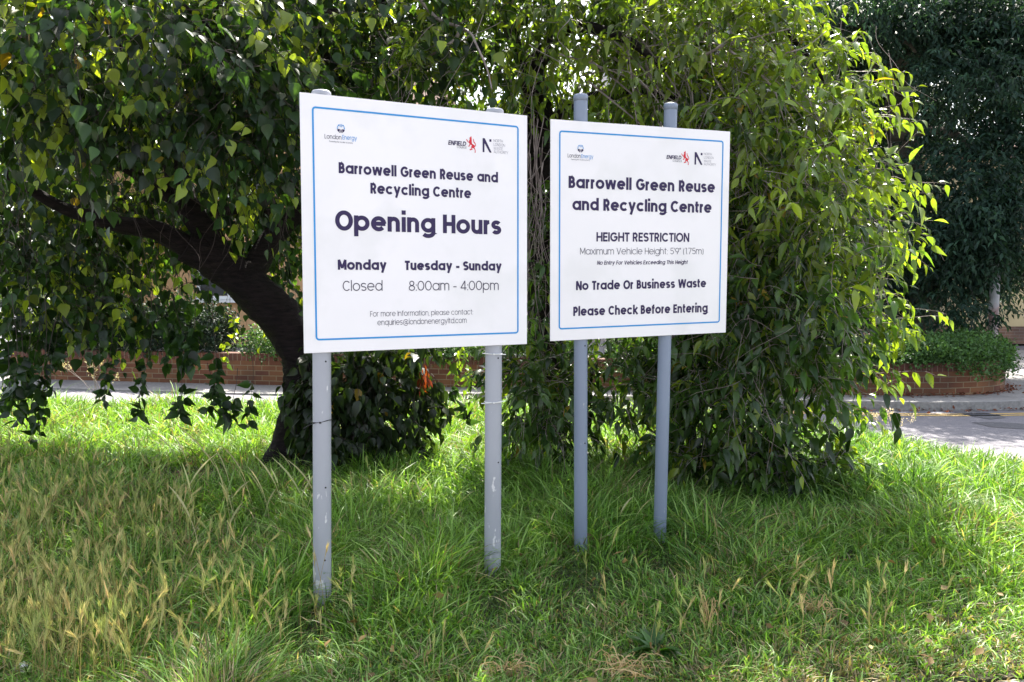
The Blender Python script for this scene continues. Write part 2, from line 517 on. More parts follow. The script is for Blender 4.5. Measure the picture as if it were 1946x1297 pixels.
class Foliage:
    """gathers shoots: each is a drooping twig with leaves set along it"""
    def __init__(s, kind, fold=.35, curl=.18):
        s.kind, s.fold, s.curl = kind, fold, curl
        s.P, s.C, s.tw = [], [], []
    def shoots(s, P0, D, L, droop, K, leaf, col, hang=.45, aspect=.45, pet=.012, spread=.9, first=1, rad=.0028, keep=1.0, twigs=True):
        n = len(P0)
        t = np.linspace(0, 1, K)[None, :, None]
        D = unit(D)
        L = np.asarray(L)[:, None, None]
        wig = rng.normal(size=(n, 1, 3)) * .10
        C = P0[:, None, :] + D[:, None, :] * L * t * (1 - .3 * t * np.asarray(droop)[:, None, None].clip(0, 1)) + wig * L * np.sin(t * 5.0)
        C[:, :, 2] -= (np.asarray(droop)[:, None] * L[:, :, 0] * t[:, :, 0] ** 2)
        C[:, :, 2] = np.maximum(C[:, :, 2], .04)
        T = unit(np.gradient(C, axis=1))
        if twigs: s.tw.append((C, rad))
        nodes = C[:, first:, :].reshape(-1, 3); tang = T[:, first:, :].reshape(-1, 3)
        m = len(nodes)
        ph = (np.arange(K - first)[None, :] * 2.4 + rng.random((n, 1)) * 6.28).ravel() + rng.normal(size=m) * .5
        up = np.tile([0., 0, 1], (m, 1)) + rng.normal(size=(m, 3)) * .05
        a = unit(np.cross(tang, up)); b = np.cross(a, tang)
        sd = a * np.cos(ph)[:, None] + b * np.sin(ph)[:, None] * .6
        ax = unit(tang * .55 + sd * spread + np.array([0, 0, -1.0]) * (hang * rng.uniform(.5, 1.5, m))[:, None] + rng.normal(size=(m, 3)) * .15)
        nr = unit(np.array([0, 0, 1.0]) - ax * ax[:, 2:3] + rng.normal(size=(m, 3)) * .35)
        Ls = leaf * rng.uniform(.5, 1.3, m)
        c = np.repeat(col, K - first, axis=0) if len(col) == n else col
        c = c * (1 + .22 * rng.normal(size=(m, 1))).clip(.4, 1.8)
        yl = rng.random(m) < .005
        c[yl] = np.array([.30, .20, .03]) * rng.uniform(.5, 1.2, (yl.sum(), 1))
        q = rng.random(m) < keep
        q &= (nodes[:, 2] - Ls * .5) > .0
        P = leaf_points(nodes, ax, nr, Ls, Ls * aspect * rng.uniform(.85, 1.15, m), s.kind, s.fold, s.curl * 1.0, pet * rng.uniform(.7, 1.4, m))
        s.P.append(P[q]); s.C.append(c[q])
        return C
    def build(s, name, mat, parent):
        P = np.concatenate(s.P); C = np.concatenate(s.C)
        return link(name, pattern_mesh(name, P, LEAF_F, C, True), mat, parent)
    def build_twigs(s, name, mat, parent):
        V, Lp, St, base = [], [], [], 0
        for C, rad in s.tw:
            n, K = C.shape[:2]
            T = unit(np.gradient(C, axis=1))
            a = unit(np.cross(T, np.array([.3, .9, .2]))); b = np.cross(T, a)
            r = (rad * np.linspace(1, .35, K))[None, :, None]
            ring = np.stack([C + r * (math.cos(q) * a + math.sin(q) * b) for q in (0, 2.094, 4.189)], 2)   # n,K,3,3
            V.append(ring.reshape(-1, 3))
            i = np.arange(K - 1)[:, None]; k = np.arange(3)[None, :]
            q = np.stack([i * 3 + k, i * 3 + (k + 1) % 3, (i + 1) * 3 + (k + 1) % 3, (i + 1) * 3 + k], -1).reshape(-1)
            Lp.append((q[None, :] + (np.arange(n) * K * 3)[:, None]).ravel() + base)
            base += n * K * 3
        loops = np.concatenate(Lp)
        starts = np.arange(0, len(loops), 4)
        return link(name, np_mesh(name, np.concatenate(V), loops, starts, np.full(len(starts), 4), None, True), mat, parent)


def ellipsoid_pts(n, c, r, shell=.35):
    d = unit(rng.normal(size=(n, 3)))
    rad = rng.random(n) ** shell
    return c + d * r * rad[:, None], d


def px_ell(px, py, rx, ry, Y, dy):
    c = at(px, py, Y); s = Y / FPX
    return c, np.array([rx * s, dy, ry * s])


# leaf tints; the brightest one carries sunlight on the leaf in its colour
G_DARK, G_MID, G_LIGHT, G_SUNLIT = (.016, .036, .016), (.032, .070, .020), (.085, .145, .030), (.21, .27, .04)

# ---------------------------------------------------------------- tree with the leaning trunk (left)
lt = empty('leaning_tree', (-1.83, 7.25, 0))
tag(lt, 'broad-leaved tree on the left with dark leaning trunk behind the opening hours sign', 'tree')
Y0 = 7.25
path = [(545, 900, 7.22), (556, 845, 7.25), (572, 770, 7.28), (575, 700, 7.3), (556, 640, 7.3), (515, 585, 7.25), (455, 530, 7.2), (400, 492, 7.1), (352, 468, 7.0)]
tp = smooth_path([at(*q) for q in path], 7)
tr = np.interp(np.linspace(0, 1, len(tp)), [0, .05, .15, .3, .45, .6, .8, 1], [.26, .22, .17, .155, .17, .185, .155, .125])
tp[0][2] = -.05
MB().tube(tp, tr, 18, True, .10).build('trunk', M['bark'], lt, True)
limbs = [([(372, 478, 7.05), (300, 440, 6.9), (220, 425, 6.7), (120, 395, 6.5), (10, 330, 6.2)], .10, .03),
         ([(430, 512, 7.12), (395, 450, 7.1), (350, 380, 7.0), (330, 300, 6.9), (345, 200, 6.8), (390, 90, 6.7), (420, -60, 6.6)], .12, .05),
         ([(470, 540, 7.2), (505, 470, 7.4), (550, 420, 7.6), (620, 360, 7.8), (690, 250, 7.9), (730, 120, 7.9), (720, -40, 7.8)], .11, .05),
         ([(360, 400, 7.0), (260, 330, 6.8), (160, 270, 6.5), (90, 200, 6.2), (20, 90, 5.9)], .06, .02),
         ([(345, 210, 6.8), (280, 150, 6.5), (200, 60, 6.2), (140, -60, 6.0)], .05, .02),
         ([(330, 300, 6.9), (400, 220, 6.5), (410, 110, 6.1), (400, 60, 5.8), (350, 10, 5.6)], .035, .012),
         ([(690, 250, 7.9), (640, 140, 7.4), (590, 60, 7.0), (570, -40, 6.8)], .05, .02),
         ([(560, 420, 7.6), (480, 400, 7.3), (400, 405, 7.1)], .05, .03),
         ([(640, 22, 6.7), (580, 22, 6.5), (545, 35, 6.4), (520, 70, 6.3)], .022, .008)]
for pp, r0, r1 in limbs:
    q = smooth_path([at(*p) for p in pp], 6)
    MB().tube(q, np.linspace(r0, r1, len(q)), 9, True, .08).build('limb', M['bark'], lt, True)

fo = Foliage('broad', .28, .16)
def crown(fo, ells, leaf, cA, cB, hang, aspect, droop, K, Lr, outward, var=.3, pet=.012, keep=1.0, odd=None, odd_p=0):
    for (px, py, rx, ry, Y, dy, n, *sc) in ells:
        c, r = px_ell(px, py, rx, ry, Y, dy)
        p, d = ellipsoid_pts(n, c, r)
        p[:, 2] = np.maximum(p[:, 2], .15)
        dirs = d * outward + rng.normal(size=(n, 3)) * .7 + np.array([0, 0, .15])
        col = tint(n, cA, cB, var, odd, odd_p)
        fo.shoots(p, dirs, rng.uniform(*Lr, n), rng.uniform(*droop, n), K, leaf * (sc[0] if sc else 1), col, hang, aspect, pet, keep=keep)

crown(fo, [(230, 85, 330, 135, 5.7, .9, 420), (50, 190, 150, 90, 5.6, .6, 110), (440, 230, 110, 100, 5.9, .5, 90), (200, 215, 110, 60, 5.7, .3, 40),
           (520, 130, 150, 130, 6.2, .8, 170), (740, 60, 190, 110, 7.2, 1.0, 230), (330, 10, 420, 130, 7.2, 1.2, 340),
           (500, 340, 60, 60, 6.2, .3, 36), (250, 320, 270, 110, 7.6, .8, 200), (100, 400, 180, 110, 7.4, .7, 190), (640, 260, 140, 130, 8.1, .7, 200),
           (470, 420, 120, 90, 7.9, .6, 100), (330, 380, 280, 130, 8.3, .5, 330), (90, 480, 150, 120, 8.2, .5, 200), (560, 480, 60, 100, 8.2, .4, 60), (150, -230, 560, 230, 7.0, 2.0, 900, 1.15), (420, 60, 480, 110, 9.3, .9, 620, 1.2), (60, 200, 200, 110, 9.0, .7, 200, 1.2), (760, -170, 300, 180, 7.5, 1.6, 380, 1.1), (80, 560, 140, 80, 7.3, .6, 150), (230, 560, 120, 70, 7.4, .5, 80)],  # overhead and rear clumps added to shade the inner crown and lawn
      .092, G_DARK, G_MID, .95, .72, (.2, .7), 7, (.25, .5), .7, pet=.03, odd=G_SUNLIT, odd_p=.2)
# hanging strands on the left, drooping to the grass
def strand(fo, top, bot, Y, n_leaf, leaf, col, side=.0, tail=.45, aspect=.6, hang=.8, rad=.003):
    a, b = at(*top, Y), at(*bot, Y + side)
    K = n_leaf
    t = np.linspace(0, 1, K)
    pts = a[None] * (1 - t[:, None]) + b[None] * t[:, None]
    pts[:, 0] += np.sin(t * 5 + rng.random() * 6) * .035 * (b[2] - a[2]); pts[:, 1] += np.cos(t * 4 + rng.random() * 6) * .03
    fo.tw.append((pts[None], rad))
    k0 = int(K * (1 - tail))
    for i in range(k0, K):
        m = 3
        base = np.repeat(pts[i][None], m, 0)
        ax = rng.normal(size=(m, 3)) * .8 + np.array([0, 0, -hang])
        nr = rng.normal(size=(m, 3)) + np.array([0, -.3, .6])
        Ls = leaf * rng.uniform(.7, 1.25, m)
        fo.P.append(leaf_points(base, ax, nr, Ls, Ls * aspect, fo.kind, fo.fold, fo.curl, np.full(m, .015)))
        fo.C.append(tint(m, *col, .25))

for (tx, ty, bx, by, Y, n, lf) in [(60, 520, 40, 800, 6.6, 22, .10), (25, 560, 30, 780, 6.5, 20, .10), (90, 560, 70, 800, 6.6, 20, .10), (110, 600, 65, 835, 6.7, 16, .09), (15, 640, 10, 760, 6.6, 14, .1),
                                   (285, 560, 270, 790, 7.0, 20, .10), (215, 600, 200, 760, 7.0, 16, .09), (335, 560, 345, 700, 7.0, 18, .10), (370, 540, 365, 690, 6.9, 18, .11), (300, 500, 315, 690, 7.1, 16, .1),
                                   (345, 700, 345, 790, 6.9, 12, .1), (410, 560, 400, 780, 6.9, 18, .10), (395, 690, 425, 790, 6.9, 12, .1), (470, 640, 480, 810, 6.9, 14, .09), (450, 700, 440, 800, 6.9, 12, .1),
                                   (190, 470, 200, 650, 7.3, 20, .1), (130, 480, 110, 690, 7.2, 22, .1), (260, 470, 250, 660, 7.2, 20, .1), (70, 470, 90, 690, 7.1, 22, .11), (20, 470, 15, 700, 7.0, 22, .11), (340, 520, 330, 640, 7.2, 16, .1), (40, 600, 45, 745, 6.8, 16, .12)]:
    strand(fo, (tx, ty), (bx, by), Y, n, lf, (G_DARK, G_MID))
for (tx, ty, bx, by, Y, n, lf) in [(25, 580, 18, 660, 8.4, 14, .06), (440, 560, 445, 640, 8.6, 10, .07), (430, 600, 428, 690, 8.8, 8, .08), (120, 560, 135, 620, 8.3, 8, .08)]:
    strand(fo, (tx, ty), (bx, by), Y, n, lf, (G_LIGHT, G_SUNLIT))  # sprigs in sun behind the tree: sunlight is put into the tint
for i in range(150):        # bare dark twigs hanging through the crown
    x0_, y0_ = rng.uniform(-20, 620), rng.uniform(40, 420)
    Yb = rng.uniform(6.0, 7.6)
    a, b = at(x0_, y0_, Yb), at(x0_ + rng.normal() * 60, y0_ + rng.uniform(60, 220), Yb + rng.normal() * .15)
    t = np.linspace(0, 1, 12)[:, None]
    pts_ = a * (1 - t) + b * t
    w1 = rng.random() * 6
    pts_[:, 0] += np.sin(t[:, 0] * rng.uniform(4, 11) + w1) * .035; pts_[:, 1] += np.cos(t[:, 0] * 6 + w1) * .04
    fo.tw.append((pts_[None], rng.uniform(.002, .005)))
fo.build('crown', M['leaf_broad'], lt)
fo.build_twigs('twigs', M['twig_dark'], lt)
# dark suckers and ivy round the trunk foot
fs = Foliage('broad', .3, .2)
for (px, py, rx, ry, Y, dy, n) in [(720, 770, 100, 110, 7.1, .35, 210), (640, 730, 70, 70, 7.15, .3, 90), (590, 720, 26, 50, 7.05, .14, 26), (650, 850, 80, 50, 7.05, .3, 90), (760, 690, 70, 50, 7.2, .3, 60), (620, 860, 40, 40, 7.0, .2, 24)]:
    c, r = px_ell(px, py, rx, ry, Y, dy)
    p, d = ellipsoid_pts(n, c, r)
    fs.shoots(p, d * .6 + rng.normal(size=(n, 3)) * .5 + np.array([0, -.2, .1]), rng.uniform(.15, .3, n), rng.uniform(.3, .8, n), 6, .115, tint(n, (.016, .030, .012), (.026, .048, .018), .2), .9, .62)
fs.build('basal_shoots', M['leaf_broad'], lt)
fs.build_twigs('basal_stems', M['twig_dark'], lt)
# a few withered orange leaves caught among them
fw = Foliage('cherry', .3, .4)
c, r = px_ell(803, 702, 14, 24, 6.85, .05)
p, d = ellipsoid_pts(9, c, r)
fw.shoots(p, rng.normal(size=(9, 3)) * .5 + np.array([0, 0, -1]), rng.uniform(.05, .1, 9), rng.uniform(.3, .6, 9), 4, .075, tint(9, (.12, .018, .010), (.17, .035, .016), .2), 1.2, .3)
tag(fw.build('withered_leaves', M['leaf_cherry'], lt), 'withered orange leaves')

# ---------------------------------------------------------------- weeping cherry (right)
wc = empty('weeping_cherry', (.25, 8.1, 0))
tag(wc, 'weeping cherry on the right with sunlit drooping branches behind both signs', 'tree')
q = smooth_path([(.33, 8.15, -.05), (.34, 8.1, .6), (.30, 8.0, 1.5), (.27, 7.9, 2.3), at(1024, 240, 7.85), at(1020, 190, 7.8), at(1008, 140, 7.75)], 7)
MB().tube(q, np.linspace(.19, .115, len(q)), 14, True, .08).build('trunk', M['bark'], wc, True)
for pp, r0, r1 in [([(1008, 145, 7.75), (1030, 105, 7.6), (1060, 75, 7.4), (1085, 50, 7.2), (1140, 58, 7.0), (1190, 75, 6.85), (1225, 100, 6.7), (1262, 135, 6.6)], .085, .018),
                   ([(1008, 145, 7.75), (985, 95, 7.8), (972, 60, 7.9), (960, -40, 8.0)], .08, .05),
                   ([(1030, 250, 7.85), (1080, 210, 7.7), (1130, 185, 7.5), (1200, 180, 7.3), (1320, 190, 7.1), (1450, 220, 6.9), (1560, 300, 6.8)], .07, .012),
                   ([(965, 0, 8), (1100, -90, 7.6), (1250, -100, 7.2), (1400, -20, 7.0), (1520, 90, 6.8), (1600, 210, 6.7)], .05, .012),
                   ([(790, -10, 6.9), (830, 35, 6.8), (873, 52, 6.7), (895, 65, 6.6), (905, 85, 6.5), (925, 130, 6.45), (935, 170, 6.4)], .016, .005),
                   ([(875, 53, 6.7), (865, 75, 6.7), (840, 92, 6.7), (815, 108, 6.75)], .016, .008),
                   ([(790, 95, 6.7), (770, 120, 6.7), (745, 140, 6.7), (715, 160, 6.7)], .008, .004),
                   ([(1330, 110, 6.6), (1380, 85, 6.5), (1420, 75, 6.45), (1500, 55, 6.5)], .012, .004),
                   ([(1300, 120, 6.6), (1350, 100, 6.45), (1390, 70, 6.4)], .012, .005),
                   ([(1385, 95, 6.4), (1430, 130, 6.3), (1470, 170, 6.25), (1490, 230, 6.2)], .010, .004),
                   ([(1480, 105, 6.3), (1530, 90, 6.3), (1570, 60, 6.3)], .006, .003)]:
    q = smooth_path([at(*p) if p[1] > -500 else p for p in pp], 6)
    MB().tube(q, np.linspace(r0, r1, len(q)), 8, True, .08).build('limb', M['twig' if r0 < .03 else 'bark'], wc, True)
fc = Foliage('cherry', .45, .42)
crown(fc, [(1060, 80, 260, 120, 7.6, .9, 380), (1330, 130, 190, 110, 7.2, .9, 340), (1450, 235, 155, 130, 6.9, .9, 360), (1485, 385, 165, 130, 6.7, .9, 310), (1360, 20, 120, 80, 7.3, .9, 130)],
      .108, G_LIGHT, (.15, .20, .035), .40, .40, (.05, .45), 8, (.25, .58), 1.0, odd=G_SUNLIT, odd_p=.25)  # crown top: sunlight is painted in by brighter leaf tints
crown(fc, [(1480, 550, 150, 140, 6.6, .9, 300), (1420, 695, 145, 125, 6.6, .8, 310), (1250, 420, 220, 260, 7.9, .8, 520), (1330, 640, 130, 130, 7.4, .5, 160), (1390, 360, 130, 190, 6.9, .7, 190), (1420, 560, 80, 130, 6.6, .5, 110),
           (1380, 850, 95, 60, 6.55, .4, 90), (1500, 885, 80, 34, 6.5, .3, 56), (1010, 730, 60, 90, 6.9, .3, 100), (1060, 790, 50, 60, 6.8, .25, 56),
           (1180, 715, 80, 60, 7.0, .5, 75), (1310, 770, 70, 90, 6.8, .5, 90), (1130, -150, 420, 170, 7.6, 1.3, 620, 1.1), (830, 160, 180, 60, 7.3, .6, 130), (1020, 520, 40, 130, 7.4, .4, 60)],  # clump above the view put in for its shadow and sky cover
      .112, (.022, .050, .018), (.075, .135, .030), .42, .40, (.05, .45), 8, (.25, .58), 1.0, odd=G_SUNLIT, odd_p=.10)  # same leaves lower down, tinted darker where less sun falls
# bright outward sprays that break the outline
tips = [(1590, 80, 1625, 62), (1640, 130, 1738, 128), (1610, 150, 1690, 160), (1600, 170, 1650, 200), (1610, 230, 1725, 215), (1640, 340, 1780, 345), (1650, 430, 1770, 430), (1640, 460, 1740, 480), (1640, 560, 1770, 580),
        (1620, 380, 1720, 390), (1610, 640, 1720, 660), (1590, 690, 1720, 720), (1560, 760, 1690, 800), (1500, 60, 1560, 30), (1440, 60, 1480, 20), (1560, 840, 1650, 885), (1040, 60, 1060, 10), (1020, 40, 1090, 30), (800, 130, 802, 60), (790, 110, 760, 60), (1560, 110, 1605, 90),
        (1640, 520, 1700, 505), (1670, 600, 1745, 640), (1600, 300, 1700, 285), (1550, 900, 1640, 910)]
for (ax_, ay_, bx_, by_) in tips:
    Yt = 6.4 + rng.random() * .6
    a, b = at(ax_, ay_, Yt + .15), at(bx_, by_, Yt)
    m = 5
    P0 = a + rng.normal(size=(m, 3)) * .06
    Dv = (b - P0) + rng.normal(size=(m, 3)) * .05
    Lt = np.linalg.norm(b - a) * rng.uniform(.8, 1.1, m)
    fc.shoots(P0, Dv, Lt, rng.uniform(.05, .25, m), 9, .10, tint(m, G_LIGHT, G_SUNLIT, .15), .35, .42)
for (tx, ty, bx, by, Y, n, lf) in [(885, 560, 880, 740, 8.9, 16, .075), (870, 600, 868, 720, 8.9, 14, .075), (895, 650, 890, 735, 8.7, 10, .08), (860, 700, 850, 760, 7.4, 10, .1), (905, 720, 880, 800, 7.3, 10, .1), (965, 640, 970, 700, 6.6, 6, .1)]:
    strand(fc, (tx, ty), (bx, by), Y, n, lf, (G_LIGHT, G_SUNLIT) if Y > 8 else (G_DARK, G_MID), aspect=.5)  # far sprigs tinted as sunlit, near ones kept dark
# bare weeping twigs
nb = 170
pb = np.stack([rng.uniform(700, 1700, nb), rng.uniform(20, 420, nb)], 1)
for i in range(nb):
    Yb = rng.uniform(6.3, 7.6); ln = rng.uniform(80, 300)
    a = at(pb[i, 0], pb[i, 1], Yb); b = at(pb[i, 0] + rng.normal() * 70, min(pb[i, 1] + ln, 800), Yb - .1)
    t = np.linspace(0, 1, 14)[:, None]
    pts = a * (1 - t) + b * t
    w1, w2 = rng.random(2) * 6
    pts[:, 0] += (np.sin(t[:, 0] * rng.uniform(5, 12) + w1) * .035 + np.sin(t[:, 0] * 3 + w2) * .06); pts[:, 1] += np.cos(t[:, 0] * 6 + w2) * .05
    fc.tw.append((pts[None], rng.uniform(.002, .0042)))
# long arching secondary branches carrying the sprays
for i in range(34):
    a = at(rng.uniform(1020, 1420), rng.uniform(20, 160), rng.uniform(6.7, 7.3)); e = at(rng.uniform(1250, 1720), rng.uniform(240, 720), rng.uniform(6.1, 6.6))
    t = np.linspace(0, 1, 16)[:, None]
    pts = a * (1 - t) + e * t
    pts[:, 2] += np.sin(t[:, 0] * math.pi) * rng.uniform(.12, .4); pts[:, 0] += np.sin(t[:, 0] * 7 + i) * .03; pts[:, 1] += np.cos(t[:, 0] * 5 + i) * .04
    fc.tw.append((pts[None], rng.uniform(.006, .010)))
# thick bundle of bare twigs hanging between the two signs
for i in range(15):
    a = at(1022 + rng.normal() * 10, 255 + rng.normal() * 22, 7.0); e = at(1022 + rng.normal() * 26, rng.uniform(420, 720), 6.95)
    t = np.linspace(0, 1, 18)[:, None]
    pts = a * (1 - t) + e * t
    w1 = rng.random() * 6
    pts[:, 0] += np.sin(t[:, 0] * rng.uniform(6, 14) + w1) * .03 * (0.3 + t[:, 0]); pts[:, 1] += np.cos(t[:, 0] * 7 + w1) * .04
    fc.tw.append((pts[None], rng.uniform(.003, .006)))
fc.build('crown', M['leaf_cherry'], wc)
fc.build_twigs('twigs', M['twig'], wc)

# ---------------------------------------------------------------- simple far foliage: clusters of small folded leaves
def far_leaves(name, ells, leaf, cA, cB, mat, parent, per=7, aspect=.45, droop=.6, shell=.35, var=.3, zmin=.1, clump=.0):
    Ps, Cs = [], []
    for (c, r, n) in ells:
        if clump:
            k = max(6, int(n / 28))
            cc, _ = ellipsoid_pts(k, c, r, shell)
            idx = rng.integers(0, k, n)
            p = cc[idx] + rng.normal(size=(n, 3)) * clump * np.array([1, 1, .55])
        else:
            p, _ = ellipsoid_pts(n, c, r, shell)
        p = p[p[:, 2] > zmin]
        n = len(p)
        col = tint(n, cA, cB, var)
        ax0 = unit(rng.normal(size=(n, 3)) + np.array([0, -.3, -.2]))
        for j in range(per):
            t = (j + .5) / per
            node = p + ax0 * (leaf * 2.4 * t)[..., None] if np.ndim(leaf) else p + ax0 * (leaf * 2.4 * t)
            node = node.copy(); node[:, 2] -= leaf * 1.2 * t * t
            sgn = 1 if j % 2 else -1
            sd = unit(np.cross(ax0, np.array([0, 0, 1.0]))) * sgn
            ax = unit(ax0 * .6 + sd * .8 + np.array([0, 0, -droop]) + rng.normal(size=(n, 3)) * .25)
            nr = unit(np.array([0, 0, 1.0]) + rng.normal(size=(n, 3)) * .45)
            s_ = unit(np.cross(ax, nr)); nr = np.cross(s_, ax)
            L = leaf * rng.uniform(.7, 1.25, n)[:, None]
            mid = node + ax * L * .42 + nr * L * .05
            Ps.append(np.stack([node, mid + s_ * L * aspect * .5 + nr * L * .08, node + ax * L - nr * L * .12, mid - s_ * L * aspect * .5 + nr * L * .08, mid], 1))
            Cs.append(col)
    P = np.concatenate(Ps); C = np.concatenate(Cs)
    return link(name, pattern_mesh(name, P, [(0, 1, 4), (1, 2, 4), (2, 3, 4), (3, 0, 4)], C, False), mat, parent)


def E_(px, py, rx, ry, Y, dy, n):
    c, r = px_ell(px, py, rx, ry, Y, dy)
    return (c, r, n)

ash = empty('ash_tree', (7.4, 15.2, 0))
tag(ash, 'tall dark blue-green ash tree behind the curved wall on the right', 'tree')
q = smooth_path([(7.3, 15.3, -.05), (7.2, 15.3, 1.5), (6.9, 15.2, 3.2), (6.6, 15.1, 5), (6.9, 15, 7), (7.2, 15, 9)], 6)
MB().tube(q, np.linspace(.3, .16, len(q)), 12, True, .08).build('trunk', M['bark_ash'], ash, True)
for pp, r0, r1 in [([(1690, 160, 15.1), (1640, 90, 14.6), (1580, 45, 14.2), (1500, 40, 13.9)], .09, .03), ([(1690, 130, 15), (1770, 90, 14.4), (1800, 60, 13.8)], .09, .03), ([(1540, 30, 14.1), (1640, 55, 13.9), (1720, 80, 13.7), (1740, 100, 13.5)], .05, .02),
                   ([(1630, 110, 14.3), (1680, 60, 14), (1700, 10, 13.8), (1705, -60, 13.8)], .05, .03), ([(1700, 260, 15.1), (1800, 250, 14.2), (1870, 300, 13.6)], .09, .03), ([(1700, 330, 15.1), (1760, 380, 14.2), (1810, 430, 13.6)], .07, .02),
                   ([(1560, 50, 14), (1540, 120, 13.8), (1530, 180, 13.7)], .02, .008), ([(1600, 55, 13.9), (1610, 130, 13.8), (1600, 200, 13.7)], .02, .008)]:
    q = smooth_path([at(*p) for p in pp], 5)
    MB().tube(q, np.linspace(r0, r1, len(q)), 7, True, .1).build('limb', M['bark_ash'], ash, True)
far_leaves('crown', [E_(1860, 170, 130, 180, 13.4, 1.0, 1100), E_(1850, 400, 120, 130, 13.3, .9, 1000), E_(1815, 515, 70, 70, 13.6, .5, 420), E_(1920, 300, 90, 270, 13.6, 1.0, 1000), E_(1700, 420, 130, 170, 14.6, 1.0, 900),
                     E_(1640, 270, 140, 120, 15.6, .8, 650), E_(1690, 190, 130, 150, 16, .7, 600), E_(1580, 20, 190, 60, 14.0, 1.0, 800), E_(1470, 30, 120, 60, 14.4, .8, 420), E_(1790, 20, 170, 70, 14, 1.2, 1100), E_(1780, -10, 280, 90, 17, .8, 1300), E_(1640, 540, 120, 80, 14.6, .8, 520),
                     E_(1990, -200, 260, 240, 14.8, 2.0, 1500), E_(1700, 110, 150, 100, 16.2, .7, 700), E_(1500, 60, 120, 90, 16, .7, 400), E_(2050, 200, 120, 320, 13.8, 1.5, 900), E_(1690, 575, 60, 40, 14.2, .5, 200), E_(1935, 530, 45, 50, 14.5, .4, 120), E_(1825, 600, 28, 34, 12.9, .2, 70), E_(1885, 440, 60, 95, 12.6, .25, 420)],
           .12, (.014, .036, .028), (.034, .074, .050), M['leaf_far'], ash, per=7, aspect=.36, droop=.7, clump=.22)

# background trees
for nm, lab, ells, leaf, cA, cB, base in [
    ('background_tree', 'sunlit yellow-green tree far behind the wall at the left edge', [E_(40, 350, 260, 200, 19.5, 1.6, 1500), E_(250, 180, 300, 200, 21, 1.6, 1300), E_(60, 500, 150, 90, 18.6, 1.0, 420)], .13, (.11, .18, .03), (.17, .25, .045), (-9.5, 19.5)),
    ('background_tree', 'dark tree beyond the house behind the centre of the picture', [E_(760, 120, 260, 220, 25, 2.2, 1000), E_(1080, 150, 220, 260, 24, 2.0, 900), E_(1150, 450, 180, 120, 21, 1.5, 500)], .16, (.03, .06, .018), (.055, .09, .025), (0, 24)),
    ('background_tree', 'dense dark evergreen far behind the weeping cherry on the right', [E_(1500, 300, 210, 260, 21, 1.8, 1100), E_(1480, 560, 210, 110, 19, 1.4, 500), E_(1660, 460, 110, 110, 20, 1.3, 400), E_(1800, 130, 260, 230, 23, 1.5, 2000), E_(1710, 220, 130, 190, 25, 1.2, 1500)], .14, (.018, .038, .018), (.03, .055, .022), (6.5, 20.5))]:
    t_ = empty(nm, (*base, 0)); tag(t_, lab, 'tree', 'background trees')
    top = max(e[0][2] for e in ells)
    qq = smooth_path([(base[0], base[1], -.1), (base[0] + .1, base[1], top * .4), (base[0] - .1, base[1], top)], 5)
    MB().tube(qq, np.linspace(.22, .08, len(qq)), 9, True, .08).build('trunk', M['bark_ash'], t_, True)
    far_leaves('crown', ells, leaf, cA, cB, M['leaf_far'], t_, per=6, aspect=.55, clump=.3)

# hedges and shrubs behind / on the wall
def hedge(name, label, x0, x1, h0, h1, dens, cA, cB, over=.0, leaf=.05, path=None):
    i = [k for k in range(len(wall_line)) if x0 <= wall_line[k][0] <= x1] if path is None else path
    ln = wall_line[i]
    L = np.concatenate([[0], np.cumsum(np.linalg.norm(np.diff(ln, axis=0), axis=1))])
    n = int(L[-1] * dens)
    s = rng.random(n) * L[-1]
    c = np.stack([np.interp(s, L, ln[:, 0]), np.interp(s, L, ln[:, 1])], 1)
    T = np.gradient(ln, axis=0); T /= np.linalg.norm(T, axis=1)[:, None]
    nx, ny = np.interp(s, L, -T[:, 1]), np.interp(s, L, T[:, 0])
    f = s / L[-1]
    zt = (h0 * (1 - f) + h1 * f) * (1 + .06 * np.sin(s * 5.1) + .05 * np.sin(s * 11.7 + 1))
    zb = .40 - over * np.clip(np.sin(s * 2.7) * .5 + .5, 0, 1)
    th = rng.random(n) * np.pi              # around the hedge's front, top and back
    k = rng.random(n) ** .3
    wdt = .48
    off = .42 - np.cos(th) * (wdt + over * .3) * k
    z = zb + (zt - zb) * (np.sin(th) ** .55) * k * (.35 + .65 * rng.random(n) ** .5)
    off += rng.normal(size=n) * .03 * (1 + 1.2 * np.sin(s * 7))
    p = np.stack([c[:, 0] + nx * off, c[:, 1] + ny * off, z + .03], 1)
    root = empty(name, (ln[len(ln) // 2][0], ln[len(ln) // 2][1], 0)); tag(root, label, 'hedge', 'hedges along the garden wall')
    per = 4; Ps, Cs = [], []
    col = tint(n, cA, cB, .3)
    for j in range(per):
        base = p + rng.normal(size=(n, 3)) * .025
        ax = unit(rng.normal(size=(n, 3)) + np.array([0, -.5, .3])); nr = unit(rng.normal(size=(n, 3)) * .6 + np.array([0, -.2, 1]))
        s_ = unit(np.cross(ax, nr)); nr = np.cross(s_, ax)
        Lf = leaf * rng.uniform(.6, 1.25, n)[:, None]
        mid = base + ax * Lf * .5
        Ps.append(np.stack([base, mid + s_ * Lf * .3 + nr * Lf * .08, base + ax * Lf, mid - s_ * Lf * .3 + nr * Lf * .08, mid], 1)); Cs.append(col)
    link('foliage', pattern_mesh('foliage', np.concatenate(Ps), [(0, 1, 4), (1, 2, 4), (2, 3, 4), (3, 0, 4)], np.concatenate(Cs)), M['leaf_far'], root)


